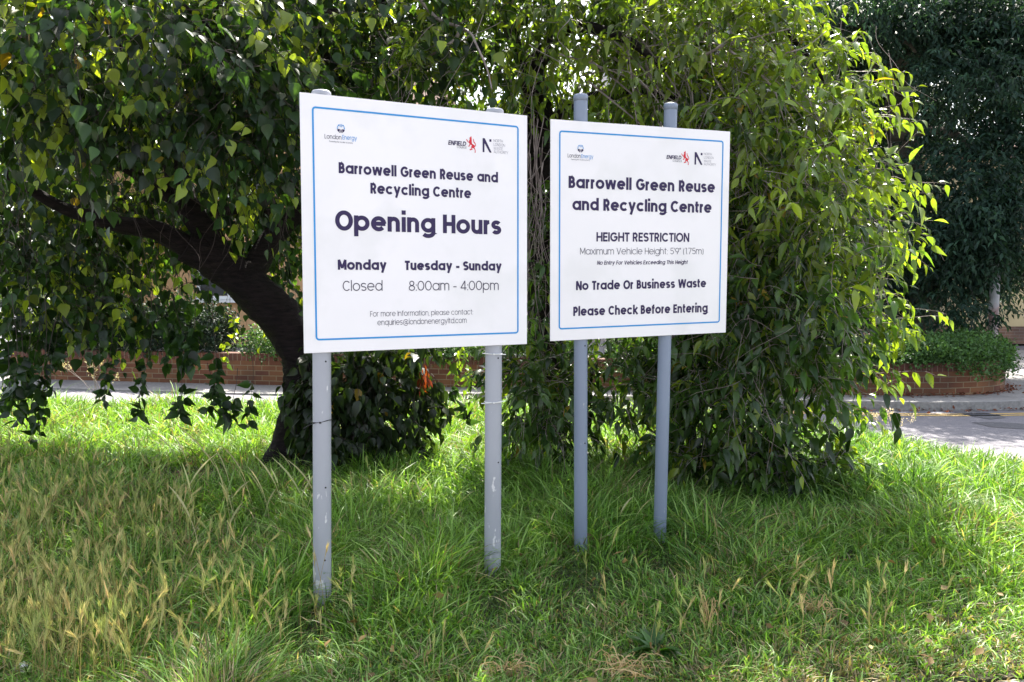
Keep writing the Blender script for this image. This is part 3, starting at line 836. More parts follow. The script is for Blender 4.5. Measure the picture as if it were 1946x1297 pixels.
hedge('garden_hedge', 'dark shaggy hedge above the brick wall at the far left', -7.9, -4.2, 1.35, 1.25, 1900, (.012, .026, .016), (.024, .044, .026), .05, .06)
hedge('garden_hedge', 'lower green hedge on the wall behind the leaning trunk', -4.2, 1.2, .85, .95, 1300, (.05, .11, .035), (.09, .17, .05), .08, .055)
hedge('garden_hedge', 'clipped rounded green hedge spilling over the curved end of the brick wall', 1.2, 9, .88, .80, 2200, (.05, .115, .035), (.09, .175, .055), .22, .05, path=[k for k in range(len(wall_line)) if wall_line[k][0] >= 1.2 and wall_line[k][1] < 13.4])

# ---------------------------------------------------------------- houses
def house(name, label, x0, x1, y0, y1, h, ridge, wm, wins, plinth=None, grey_gable=False):
    root = empty(name, ((x0 + x1) / 2, y0, 0)); tag(root, label, 'house', 'houses behind the trees')
    MB().box(((x0 + x1) / 2, (y0 + y1) / 2, h / 2), (x1 - x0, y1 - y0, h)).build('wall', wm, root)
    ov = .35; ym = (y0 + y1) / 2
    v = [(x0 - ov, y0 - ov, h), (x1 + ov, y0 - ov, h), (x1 + ov, y1 + ov, h), (x0 - ov, y1 + ov, h), (x0 + 1.5, ym, ridge), (x1 - 1.5, ym, ridge)]
    MB().add(v, [(0, 1, 5, 4), (1, 2, 5), (2, 3, 4, 5), (3, 0, 4), (3, 2, 1, 0)]).build('roof', M['roof_tile'], root)
    if plinth:
        mb = MB().box(((x0 + x1) / 2, y0 - .03, plinth / 2), (x1 - x0, .06, plinth))
        o = mb.build('plinth', M['plinth'], root)
        me = o.data
        a = me.attributes.new("run", 'FLOAT_VECTOR', 'POINT')
        a.data.foreach_set("vector", np.array([(q.co.x, q.co.z, 0) for q in me.vertices], np.float32).ravel())
    for (wx, wz, ww, wh) in wins:
        f = MB()
        for sx in (-1, 0, 1): f.box((wx + sx * (ww / 2 - .03), y0 - .03, wz), (.07, .08, wh))
        for sz in (-1, 1): f.box((wx, y0 - .032, wz + sz * (wh / 2 + .02)), (ww + .06, .09, .08))
        f.box((wx, y0 - .034, wz + wh * .2), (ww - .1, .07, .05))
        w_ = f.build('window', M['upvc'], root)
        MB().box((wx, y0 - .012, wz), (ww - .08, .02, wh - .06)).build('pane', M['glass'], w_)
        MB().box((wx, y0 - .08, wz - wh / 2 - .10), (ww + .2, .16, .07)).build('sill', M['upvc'], w_)


house('cream_house', 'house with cream-orange rendered wall seen under the leaning trunk', -9.5, -1.5, 20.5, 28, 5.4, 8.2, M['render_cream'],
      [(-6.65, 1.75, 1.5, 1.2), (-3.4, 1.75, 1.7, 1.2), (-6.4, 4.1, 1.5, 1.1), (-3.4, 4.1, 1.5, 1.1)])
house('yellow_house', 'pale yellow rendered building with brown brick plinth at the right edge', 9.6, 20, 21, 29, 4.4, 5.4, M['render_yellow'],
      [(15.5, 1.9, 1.4, 1.3)], .42)
house('grey_house', 'tall pale grey house glimpsed above the weeping cherry', 3.2, 8.2, 26, 33, 9.6, 11.6, M['grey_render'], [(5.2, 4.5, 1.4, 1.2), (5.2, 2, 1.4, 1.2)])

pl = empty('metal_pole', (at(1888, 600, 13)[0], 13, 0))
tag(pl, 'grey metal pole with rusty red side behind the hedge on the right', 'pole')
px_ = float(pl.location.x)
MB().tube([(px_, 13, -.05), (px_, 13, 1.0), (px_, 13, 1.9)], .07, 14).build('shaft', M['pole_metal'], pl, True)
MB().tube([(px_, 13, 1.9), (px_, 13, 1.94), (px_, 13, 1.96)], [.074, .074, .03], 14).build('cap', M['pole_metal'], pl, True)

# ---------------------------------------------------------------- stroke lettering (monoline geometric alphabet)
def arc(cx, cy, rx, ry, a0, a1, n=None):
    n = n or max(4, int(abs(a1 - a0) / 12))
    t = np.radians(np.linspace(a0, a1, n + 1))
    return [(cx + rx * math.cos(k), cy + ry * math.sin(k)) for k in t]


def glyph(ch, w):
    h = w / 2; X, C, A, D = .55, .70, .745, -.20
    Rr = .275; r = Rr - h
    ring = arc(Rr, Rr, r, r, 0, 360, 28)
    S = lambda *p: [list(p)]
    if ch == ' ': return [], .26
    if ch == 'a': return [ring, [(2 * Rr - h, 0), (2 * Rr - h, X)]], 2 * Rr
    if ch == 'b': return [[(h, 0), (h, A)], ring], 2 * Rr
    if ch == 'c': return [arc(Rr, Rr, r, r, 42, 318, 22)], 1.86 * Rr
    if ch == 'd': return [ring, [(2 * Rr - h, 0), (2 * Rr - h, A)]], 2 * Rr
    if ch == 'e': return [arc(Rr, Rr, r, r, 0, 318, 26), [(h * 1.2, Rr), (2 * Rr - h * .4, Rr)]], 2 * Rr
    if ch == 'f': return [[(.11, 0), (.11, .56)] + arc(.11 + .13, .56, .13, A - h - .56, 180, 95, 6), [(0, X - h), (.26, X - h)]], .27
    if ch == 'g': return [ring, [(2 * Rr - h, X), (2 * Rr - h, 0)] + arc(Rr, 0, r, -D - h, 0, -150, 12)], 2 * Rr
    if ch in 'hn':
        ra = .225 - h
        return [[(h, 0), (h, A if ch == 'h' else X)], arc(h + ra, X - h - ra, ra, ra, 180, 0, 14) + [(h + 2 * ra, 0)]], 2 * h + 2 * ra + .02
    if ch == 'i': return [[(h, 0), (h, X)], [(h, .635), (h, .635 + w * 1.05)]], w
    if ch == 'k': return [[(h, 0), (h, A)], [(h, .2), (.40, X)], [(.17, .3), (.42, 0)]], .43
    if ch == 'l': return [[(h, 0), (h, A)]], w
    if ch == 'm':
        ra = .195 - h
        x2 = h + 2 * ra
        return [[(h, 0), (h, X)], arc(h + ra, X - h - ra, ra, ra, 180, 0, 12) + [(x2, 0)], arc(x2 + ra, X - h - ra, ra, ra, 180, 0, 12) + [(x2 + 2 * ra, 0)]], x2 + 2 * ra + h
    if ch == 'o': return [ring], 2 * Rr
    if ch == 'p': return [[(h, D), (h, X)], ring], 2 * Rr
    if ch == 'q': return [ring, [(2 * Rr - h, D), (2 * Rr - h, X)]], 2 * Rr
    if ch == 'r':
        ra = .23 - h
        return [[(h, 0), (h, X)], arc(h + ra, X - h - ra, ra, ra, 180, 88, 8)], .27
    if ch in 'sS':
        H = X if ch == 's' else C
        W2 = .205 if ch == 's' else .255
        rx = W2 - h; ry = (H - w) / 4
        return [arc(W2, H - h - ry, rx, ry, 28, 270, 16) + arc(W2, h + ry, rx, ry, 90, -152, 16)[1:]], 2 * W2
    if ch == 't': return [[(.11, .69), (.11, .14)] + arc(.11 + .12, .13, .12, .13 - h, 180, 268, 6), [(0, X - h), (.26, X - h)]], .28
    if ch == 'u':
        ra = .225 - h
        return [[(h, X)] + arc(h + ra, h + ra, ra, ra, 180, 360, 14) + [(h + 2 * ra, X)], [(h + 2 * ra, X), (h + 2 * ra, 0)]], 2 * h + 2 * ra
    if ch == 'v': return [[(h, X), (.25, 0)], [(.25, 0), (.5 - h, X)]], .5
    if ch == 'w': return [[(h, X), (.19, 0)], [(.19, 0), (.36, X)], [(.36, X), (.53, 0)], [(.53, 0), (.72 - h, X)]], .72
    if ch == 'x': return [[(h, 0), (.46 - h, X)], [(h, X), (.46 - h, 0)]], .46
    if ch == 'y': return [[(h, X), (.26, .02)], [(.5 - h, X), (.17, D)]], .5
    if ch == 'z': return [[(0, X - h), (.44, X - h)], [(.42, X - h), (.03, h)], [(0, h), (.44, h)]], .44
    if ch == 'A': return [[(h, 0), (.33, C)], [(.33, C), (.66 - h, 0)], [(.14, .2), (.52, .2)]], .66
    if ch in 'BPR':
        rt = (C / 2 - h + .0) / 2 if ch == 'B' else .195 - h / 2
        yc = C - h - rt
        xr = .46 if ch != 'B' else .43
        s = [[(h, 0), (h, C)], [(h, C - h), (xr - rt - h, C - h)] + arc(xr - rt - h, yc, rt, rt, 90, -90, 12) + [(h, yc - rt)]]
        if ch == 'B':
            rb = (C / 2 - h) / 2 + .01; y2 = h + rb
            s.append([(h, 2 * rb + h), (.47 - rb - h, 2 * rb + h)] + arc(.47 - rb - h, y2, rb, rb, 90, -90, 12) + [(h, h)])
            return s, .49
        if ch == 'R':
            s.append([(.26, yc - rt), (.47 - h, 0)])
            return s, .50
        return s, .47
    if ch == 'C': return [arc(.35, .35, .35 - h, .35 - h, 42, 318, 24)], .66
    if ch == 'D': return [[(h, 0), (h, C)], [(h, C - h), (.24, C - h)] + arc(.24, .35, .36 - h, .35 - h, 90, -90, 18) + [(h, h)]], .6
    if ch == 'E': return [[(h, 0), (h, C)], [(h, C - h), (.42, C - h)], [(h, .355), (.38, .355)], [(h, h), (.42, h)]], .43
    if ch == 'F': return [[(h, 0), (h, C)], [(h, C - h), (.41, C - h)], [(h, .34), (.37, .34)]], .42
    if ch == 'G': return [arc(.35, .35, .35 - h, .35 - h, 42, 360, 26), [(.36, .35), (.70 - h * .5, .35)]], .70
    if ch == 'H': return [[(h, 0), (h, C)], [(.56 - h, 0), (.56 - h, C)], [(h, .35), (.56 - h, .35)]], .56
    if ch == 'I': return [[(h, 0), (h, C)]], w
    if ch == 'L': return [[(h, 0), (h, C)], [(h, h), (.38, h)]], .39
    if ch == 'M': return [[(h, 0), (h, C)], [(h, C), (.35, .12)], [(.35, .12), (.70 - h, C)], [(.70 - h, 0), (.70 - h, C)]], .70
    if ch == 'N': return [[(h, 0), (h, C)], [(h, C), (.57 - h, 0)], [(.57 - h, 0), (.57 - h, C)]], .57
    if ch == 'O': return [arc(.36, .35, .36 - h, .36 - h, 0, 360, 32)], .72
    if ch == 'T': return [[(.23, 0), (.23, C)], [(0, C - h), (.46, C - h)]], .46
    if ch == 'U': return [[(h, C), (h, .25)] + arc(.27, .25, .27 - h, .25 - h, 180, 360, 16) + [(.54 - h, C)]], .54
    if ch == 'V': return [[(h, C), (.32, 0)], [(.32, 0), (.64 - h, C)]], .64
    if ch == 'W': return [[(h, C), (.24, 0)], [(.24, 0), (.46, C)], [(.46, C), (.68, 0)], [(.68, 0), (.92 - h, C)]], .92
    if ch == 'Y': return [[(h, C), (.30, .28)], [(.60 - h, C), (.30, .28)], [(.30, 0), (.30, .33)]], .60
    if ch == '0': return [arc(.26, .35, .26 - h, .35 - h, 0, 360, 28)], .52
    if ch == '1': return [[(.17, 0), (.17, C)], [(0, C - h), (.17, C - h)]], .17 + h
    if ch == '4': return [[(.36, 0), (.36, C)], [(.34, C - h), (.03, .17)], [(.01, .17), (.48, .17)]], .48
    if ch == '5': return [[(.42, C - h), (.10, C - h), (.075, .40)] , arc(.235, .225, .225 - h, .225 - h, 128, -150, 18)], .46
    if ch == '7': return [[(0, C - h), (.43, C - h)], [(.41, C - h), (.14, 0)]], .43
    if ch == '8': return [arc(.24, .52, .19 - h, .18 - h * .9, 0, 360, 22), arc(.24, .185, .24 - h, .195 - h, 0, 360, 24)], .48
    if ch == '9': return [arc(.24, .46, .24 - h, .24 - h, 0, 360, 24), [(.46 - h, .40), (.22, 0)]], .48
    if ch == ':': return [[(h, 0), (h, w * 1.1)], [(h, .36), (h, .36 + w * 1.1)]], w
    if ch == '.': return [[(h, 0), (h, w * 1.1)]], w
    if ch == ',': return [[(h * 1.2, w), (h * .2, -.11)]], w
    if ch == '-': return [[(0, .26), (.26, .26)]], .26
    if ch == "'": return [[(h, C), (h, .52)]], w
    if ch == '"': return [[(h, C), (h, .52)], [(h + w * 1.7, C), (h + w * 1.7, .52)]], w * 2.7
    if ch == '(': return [arc(.30, .28, .30 - h, .52, 138, 222, 10)], .18
    if ch == ')': return [arc(-.12, .28, .30 - h, .52, 42, -42, 10)], .18
    if ch == '@': return [arc(.44, .26, .15, .15, 0, 360, 16), arc(.44, .26, .41 - h, .41 - h, -40, -330, 26), [(.60, .42), (.60, .2)] + arc(.72, .2, .12, .09, 180, 360, 6)], .88
    raise KeyError(ch)


def text_mesh(mb, s, x0, x1, z, cap, w, track=.0, slant=0.0, y=-.0012, z1=None, just=None):
    """lettering laid on the sign face: fitted between x0 and x1, capital height cap"""
    gap = .078 - w * .20 + track
    pos, cur = [], 0.0
    mixed = any(c_.islower() for c_ in s)
    for ch in s:
        st, adv = glyph(ch, w)
        if mixed and ch.isupper() and ch != 'I':     # narrower capitals beside lower case
            st = [[(q[0] * .82, q[1]) for q in k_] for k_ in st]; adv *= .82
        pos.append((cur, st)); cur += adv + (gap if ch != ' ' else 0)
    total = cur - gap
    sx = (x1 - x0) / total; sz = cap / .70
    z1 = z if z1 is None else z1
    k = 0
    for ox, st in pos:
        for stroke in st:
            p = np.array(stroke, float)
            closed = len(p) > 3 and np.linalg.norm(p[0] - p[-1]) < 1e-6
            if closed: p = p[:-1]
            T = (np.roll(p, -1, 0) - np.roll(p, 1, 0)) if closed else np.gradient(p, axis=0)
            T = T / (np.linalg.norm(T, axis=1)[:, None] + 1e-9)
            nn = np.stack([-T[:, 1], T[:, 0]], 1) * w / 2
            if not closed and len(p) > 2:   # mitre at sharp corners
                for i in range(1, len(p) - 1):
                    a = p[i] - p[i - 1]; a = a / (np.linalg.norm(a) + 1e-9)
                    cth = max(.5, abs(a @ T[i])); nn[i] = nn[i] / cth
            Lp, Rp = p + nn, p - nn
            m = len(p); v = []
            yy = y - .00012 * (k % 5); k += 1
            for q in np.concatenate([Lp, Rp]):
                X_ = x0 + (ox + q[0] + slant * q[1]) * sx
                v.append((X_, yy, z + (z1 - z) * (X_ - x0) / (x1 - x0) + q[1] * sz))
            rng_ = range(m) if closed else range(m - 1)
            mb.add(v, [(i, (i + 1) % m, m + (i + 1) % m, m + i) for i in rng_])
    return mb


def rounded_frame(x0, x1, z0, z1, r, t, y=-.0012, n=8):
    def loop(i):
        pts = []
        for cx, cz, a in ((x1 - r, z1 - r, 0), (x0 + r, z1 - r, 90), (x0 + r, z0 + r, 180), (x1 - r, z0 + r, 270)):
            for k in range(n + 1):
                q = R(a + 90 * k / n)
                pts.append((cx + (r - i) * math.cos(q), y, cz + (r - i) * math.sin(q)))
        return pts
    a, b = loop(0), loop(t)
    m = len(a)
    return MB().add(a + b, [(i, (i + 1) % m, m + (i + 1) % m, m + i) for i in range(m)])


BEAST = [(770, 245), (782, 300), (785, 400), (792, 460), (850, 495), (872, 512), (880, 490), (868, 462), (836, 420), (822, 370), (822, 318), (836, 330), (846, 385), (886, 448), (898, 500), (880, 535), (856, 550), (866, 590), (888, 640), (886, 700), (868, 712),
         (858, 690), (874, 668), (862, 622), (830, 585), (806, 575), (796, 600), (806, 632), (764, 640), (742, 655), (722, 630), (748, 612), (776, 606), (772, 545), (790, 505), (746, 494), (722, 546), (700, 552), (690, 536), (712, 520), (726, 484), (718, 448),
         (690, 432), (655, 392), (638, 350), (652, 342), (668, 372), (694, 410), (714, 416), (714, 388), (736, 345), (722, 302), (748, 284)]


def sign_panel(root, name_sub, lines, marks, border, w=1.2, hgt=1.2):
    """panel in local sign coordinates; lines: (text, x0, x1, z, cap, weight, slant, material, name)"""
    pan = local_build(MB().box((0, .004, 0), (w, .006, hgt)), 'panel', M['sign_white'], root, bevel=.0015)
    x0, x1, z0, z1, th = border
    local_build(rounded_frame(x0, x1, z0, z1, .018, th, y=-.0002), 'border_line', M['blue'], pan)
    for (s, a, b, z, cap, wt, sl, mt, nm, *zz) in lines:
        mb = text_mesh(MB(), s, a, b, z, cap, wt, slant=sl, y=-.0002, z1=zz[0] if zz else None)
        local_build(mb, nm, M[mt], pan)
    ex, ez, er, bx0, bx1, bz0, bz1, nx0, nx1, nz0, nz1 = marks
    # round energy emblem: broken ring above, dark bowl with rays below
    up, dn = MB(), MB()
    for a0, a1 in ((-8, 8), (16, 30), (38, 62), (118, 142), (150, 164), (172, 188)):
        o_ = arc(ex, ez, er, er * 1.08, a0, a1, 4); i_ = arc(ex, ez, er * .72, er * .78, a1, a0, 4)
        up.poly([(p, -.0002, q) for p, q in o_ + i_])
    for dx in (-.18, .18):
        up.poly([(ex + (dx - .09) * er, -.0002, ez + 1.0 * er), (ex + (dx + .09) * er, -.0002, ez + 1.0 * er), (ex + (dx + .07) * er, -.0002, ez + .3 * er), (ex + (dx - .07) * er, -.0002, ez + .3 * er)])
    for a0, a1 in ((196, 236), (244, 262), (278, 296), (304, 344)):
        o_ = arc(ex, ez, er, er * 1.08, a0, a1, 6)
        inn = (.42, .25, .25, .42)[((196, 236), (244, 262), (278, 296), (304, 344)).index((a0, a1))]
        i_ = arc(ex, ez, er * inn, er * inn, a1, a0, 4)
        dn.poly([(p, -.0002, q) for p, q in o_ + i_])
    local_build(up, 'emblem_ring', M['blue'], pan)
    local_build(dn, 'emblem_bowl', M['ink'], pan)
    be = MB()
    be.poly([(bx0 + (bx1 - bx0) * (x - 639) / 260, -.0002, bz1 - (bz1 - bz0) * (y - 245) / 467) for x, y in BEAST])
    local_build(be, 'crest', M['red'], pan)
    nm_ = MB()
    fx = lambda k: nx0 + (nx1 - nx0) * k
    fz = lambda k: nz0 + (nz1 - nz0) * k
    nm_.poly([(fx(0), -.0002, fz(0)), (fx(.2), -.0002, fz(0)), (fx(.21), -.0002, fz(.62)), (fx(.26), -.0002, fz(.6)), (fx(.8), -.0002, fz(0)), (fx(1.0), -.0002, fz(0)), (fx(1.0), -.0002, fz(.05)), (fx(.24), -.0002, fz(1)), (fx(0), -.0002, fz(1))])
    nm_.poly([(fx(.77), -.0002, fz(.78)), (fx(1), -.0002, fz(.78)), (fx(1), -.0002, fz(.96)), (fx(.77), -.0002, fz(.96))])
    local_build(nm_, 'authority_mark', M['ink'], pan)
    return pan


LOCAL = Matrix.Identity(4)
def local_build(mb, name, mat, parent, **kw):
    mb.v = [tuple(LOCAL @ Vector(p)) for p in mb.v]
    return mb.build(name, mat, parent, **kw)


def sign_matrix(x, y, z, yaw, pit, roll):
    return Matrix.Translation((x, y, z)) @ (Matrix.Rotation(yaw, 4, 'Z') @ Matrix.Rotation(pit, 4, 'X') @ Matrix.Rotation(roll, 4, 'Y'))


def proj_x(p):
    c, s = math.cos(PITCH), math.sin(PITCH)
    return CX + FPX * p[0] / (p[1] * c - (p[2] - CAM_H) * s)


def post(root, px_top, px_bot, ztop, r, mat, holes=()):
    ends = []
    for zl, px in ((-.6, px_bot), (.6, px_top)):
        lo, hi = -.7, .7
        for _ in range(40):
            mid = (lo + hi) / 2
            if proj_x(LOCAL @ Vector((mid, r + .0085, zl))) < px: lo = mid
            else: hi = mid
        ends.append(np.array(LOCAL @ Vector((lo, r + .0085, zl))))
    d_ = (ends[1] - ends[0]) / (ends[1][2] - ends[0][2])
    b, t = ends[0] + d_ * (-.06 - ends[0][2]), ends[0] + d_ * (ztop - ends[0][2])
    pts = [b, b * .75 + t * .25, (b + t) / 2, t]
    p = MB().tube(pts, r, 28, False).build('post', mat, root, True)
    d = (t - b) / np.linalg.norm(t - b)
    MB().tube([t - d * .03, t - d * .001, t + d * .006, t + d * .009], [r + .002, r + .002, r - .004, r - .016], 28).build('post_cap', mat, p, True)
    for (zf, ang) in holes:
        c = b + (t - b) * zf + np.array([math.sin(ang) * r, -math.cos(ang) * r, 0])
        n_ = np.array([math.sin(ang), -math.cos(ang), 0])
        MB().tube([c - n_ * .003, c + n_ * .0012], .0045, 8).build('screw_hole', M['hole'], p)
    return p


BOLD, SEMI = .165, .155
s1 = empty('information_sign', (-.5, 4.35, 0))
tag(s1, 'white square sign headed Opening Hours on two pale grey posts, nearer the left', 'sign', 'information signs on pairs of posts')
LOCAL = sign_matrix(-.4452, 4.3319, 1.8464, .5027, -.0006, .0003)
sign_panel(s1, '', [
    ('Barrowell Green Reuse and', -.4207, .4252, .2435, .0509, SEMI, 0, 'ink', 'heading'),
    ('Recycling Centre', -.2653, .2712, .1558, .0509, SEMI, 0, 'ink', 'heading'),
    ('Opening Hours', -.4406, .4442, -.0235, .0925, .152, 0, 'ink', 'title'),
    ('Monday', -.4317, -.1882, -.2095, .0475, BOLD, 0, 'ink', 'opening_times'),
    ('Tuesday - Sunday', -.0936, .4466, -.2098, .0465, BOLD, 0, 'ink', 'opening_times'),
    ('Closed', -.4096, -.2107, -.310, .0485, .064, 0, 'ink_light', 'opening_times'),
    ('8:00am - 4:00pm', -.0738, .4284, -.3108, .0485, .064, 0, 'ink_light', 'opening_times'),
    ('For more Information, please contact:', -.2748, .2790, -.435, .0265, .06, 0, 'ink_light', 'contact_line'),
    ('enquiries@londonenergyltd.com', -.2385, .2425, -.4778, .0275, .06, 0, 'ink_light', 'contact_line'),
    ('London', -.4865, -.406, .3995, .0205, .075, 0, 'ink_light', 'company_name'),
    ('Energy', -.4015, -.3308, .4015, .0205, .075, 0, 'blue', 'company_name'),
    ('Powering the circular economy', -.4649, -.3504, .3846, .0068, .075, 0, 'ink_light', 'company_name'),
    ('ENFIELD', .1436, .2415, .4166, .0222, .14, .18, 'ink', 'council_name'),
    ('Council', .1925, .2438, .4036, .0122, .07, 0, 'ink_light', 'council_name'),
    ('NORTH', .4000, .4537, .4492, .0142, .06, 0, 'ink_grey', 'authority_name'),
    ('LONDON', .4000, .4665, .4293, .0142, .06, 0, 'ink_grey', 'authority_name'),
    ('WASTE', .4000, .4537, .4100, .0142, .06, 0, 'ink_grey', 'authority_name'),
    ('AUTHORITY', .4000, .4859, .3925, .0142, .06, 0, 'ink_grey', 'authority_name')],
    (-.408, .4515, .0195, .2441, .2993, .3863, .4699, .337, .3873, .3934, .4639), (-.545, .548, -.542, .542, .0085))
post(s1, 610.5, 611.5, 2.466, .0435, M['post_grey'], [(.50, .65), (.26, .6), (.12, .5)])
post(s1, 940, 938, 2.466, .0445, M['post_grey'], [(.49, .6), (.27, .7)])

s2 = empty('information_sign', (.63, 5.0, 0))
tag(s2, 'white square sign headed Height Restriction on two blue-grey posts, farther to the right', 'sign', 'information signs on pairs of posts')
LOCAL = sign_matrix(.7553, 5.008, 1.8583, .4308, .0234, -.0138)
sign_panel(s2, '', [
    ('Barrowell Green Reuse', -.4887, .4963, .2376, .0655, SEMI, 0, 'ink', 'heading'),
    ('and Recycling Centre', -.4658, .4746, .1183, .0655, SEMI, 0, 'ink', 'heading'),
    ('HEIGHT RESTRICTION', -.3123, .3170, -.0527, .0515, .138, 0, 'ink', 'height_rule'),
    ("Maximum Vehicle Height: 5'9\" (1.75m)", -.4155, .4206, -.125, .0370, .056, 0, 'ink_light', 'height_rule'),
    ('No Entry For Vehicles Exceeding This Height', -.3075, .3077, -.1825, .0225, .115, .18, 'ink', 'height_rule'),
    ('No Trade Or Business Waste', -.4397, .4453, -.3224, .0503, SEMI, 0, 'ink', 'notice'),
    ('Please Check Before Entering', -.4564, .4597, -.4655, .0515, SEMI, 0, 'ink', 'notice', -.4715),
    ('London', -.4959, -.4155, .4021, .0205, .075, 0, 'ink_light', 'company_name'),
    ('Energy', -.4112, -.3361, .4021, .0205, .075, 0, 'blue', 'company_name'),
    ('Powering the circular economy', -.4750, -.3574, .3890, .0068, .075, 0, 'ink_light', 'company_name'),
    ('ENFIELD', .1477, .2495, .4216, .0215, .14, .18, 'ink', 'council_name'),
    ('Council', .1919, .2522, .4064, .0120, .07, 0, 'ink_light', 'council_name'),
    ('NORTH', .4114, .4678, .4548, .0134, .06, 0, 'ink_grey', 'authority_name'),
    ('LONDON', .4119, .4806, .4342, .0134, .06, 0, 'ink_grey', 'authority_name'),
    ('WASTE', .4124, .4642, .4133, .0134, .06, 0, 'ink_grey', 'authority_name'),
    ('AUTHORITY', .4129, .5000, .3955, .0134, .06, 0, 'ink_grey', 'authority_name')],
    (-.4162, .4535, .0195, .2509, .306, .3916, .4738, .3447, .4007, .3966, .4684), (-.549, .552, -.538, .544, .0085))
post(s2, 1103.5, 1103.5, 2.60, .0385, M['post_blue'], [(.48, .6), (.27, .6)])
post(s2, 1273.5, 1263.5, 2.60, .0385, M['post_blue'], [(.5, .7)])
LOCAL = Matrix.Identity(4)


def cable_tie(label, c, r, mat, tails, rr=.0026):
    o = MB()
    a = np.linspace(0, 2 * math.pi, 33)
    tilt = tails[2] if len(tails) > 2 else 0
    o.tube([(c[0] + r * math.cos(t), c[1] + r * math.sin(t), c[2] + tilt * math.cos(t)) for t in a], rr, 6, False)
    for tl in tails[:2]:
        o.tube([(c[0] + k[0], c[1] + k[1], c[2] + k[2]) for k in tl], rr * .9, 6)
    o.box((c[0] + .004, c[1] - r - .003, c[2]), (.010, .007, .008))
    tag(o.build('cable_tie', mat, None, False), label, 'cable tie', 'cable ties round the sign posts')


z_up = at(938, 673, 4.55)[2]; z_lo = at(938, 765, 4.55)[2]
cable_tie('upper white cable tie round the right post of the opening hours sign', (-.098, 4.581, z_up), .0465, M['tie_white'],
          [[(-.005, -.047, 0), (-.058, -.045, .004)], [(.005, -.047, 0), (.066, -.044, -.002)]])
cable_tie('lower white cable tie round the right post of the opening hours sign', (-.099, 4.579, z_lo), .0465, M['tie_white'],
          [[(-.005, -.047, 0), (-.063, -.047, -.004)], [(.005, -.047, 0), (.066, -.044, .010)]])
cable_tie('black cable tie round the left post of the opening hours sign', (-.916, 4.137, at(612, 803, 4.1)[2]), .0455, M['tie_black'],
          [[(-.02, -.043, -.002), (-.05, -.05, -.012), (-.075, -.06, -.028)], [(.01, -.046, .002), (.058, -.03, .014)], .004], .0022)

# ---------------------------------------------------------------- grass
def vnoise(x, y, s, seed):
    g = np.random.default_rng(seed).random((64, 64))
    u, v = x * s + 17.3, y * s + 9.1
    i, j = np.floor(u).astype(int), np.floor(v).astype(int)
    fu, fv = u - i, v - j
    fu, fv = fu * fu * (3 - 2 * fu), fv * fv * (3 - 2 * fv)
    q = lambda a, b: g[a % 64, b % 64]
    return (q(i, j) * (1 - fu) * (1 - fv) + q(i + 1, j) * fu * (1 - fv) + q(i, j + 1) * (1 - fu) * fv + q(i + 1, j + 1) * fu * fv)


ep_x, ep_y = edge_back[:, 0], edge_back[:, 1]
def in_verge(x, y):
    return (y < np.interp(x, ep_x, ep_y) - .02) & (y > np.maximum(front(x), 0) + .01) | ((x > 2.2) & (y > 3.85) & (y < np.interp(x, ep_x, ep_y) - .02))


def blades(px, py, hgt, wid, col, lean, curve=.55, ph=None):
    n = len(px)
    if ph is None: ph = rng.random(n) * 2 * math.pi
    d = np.stack([np.cos(ph), np.sin(ph), np.zeros(n)], 1)
    fac = rng.random(n) * math.pi
    sv = np.stack([np.cos(fac), np.sin(fac), np.zeros(n)], 1) * (wid / 2)[:, None]
    t = np.array([0, .4, .75, 1.0])
    w = np.array([.8, 1, .7, 0])
    base = np.stack([px, py, np.full(n, -.01)], 1)
    P = []
    for k in range(4):
        bend = lean * (t[k] ** 1.8) * hgt
        up = hgt * (t[k] - curve * lean * .5 * t[k] ** 3)
        c = base + d * bend[:, None]; c[:, 2] += up
        if k < 3: P += [c - sv * w[k], c + sv * w[k]]
        else: P.append(c)
    return np.stack(P, 1), col


BL_F = [(0, 1, 3, 2), (2, 3, 5, 4), (4, 5, 6)]


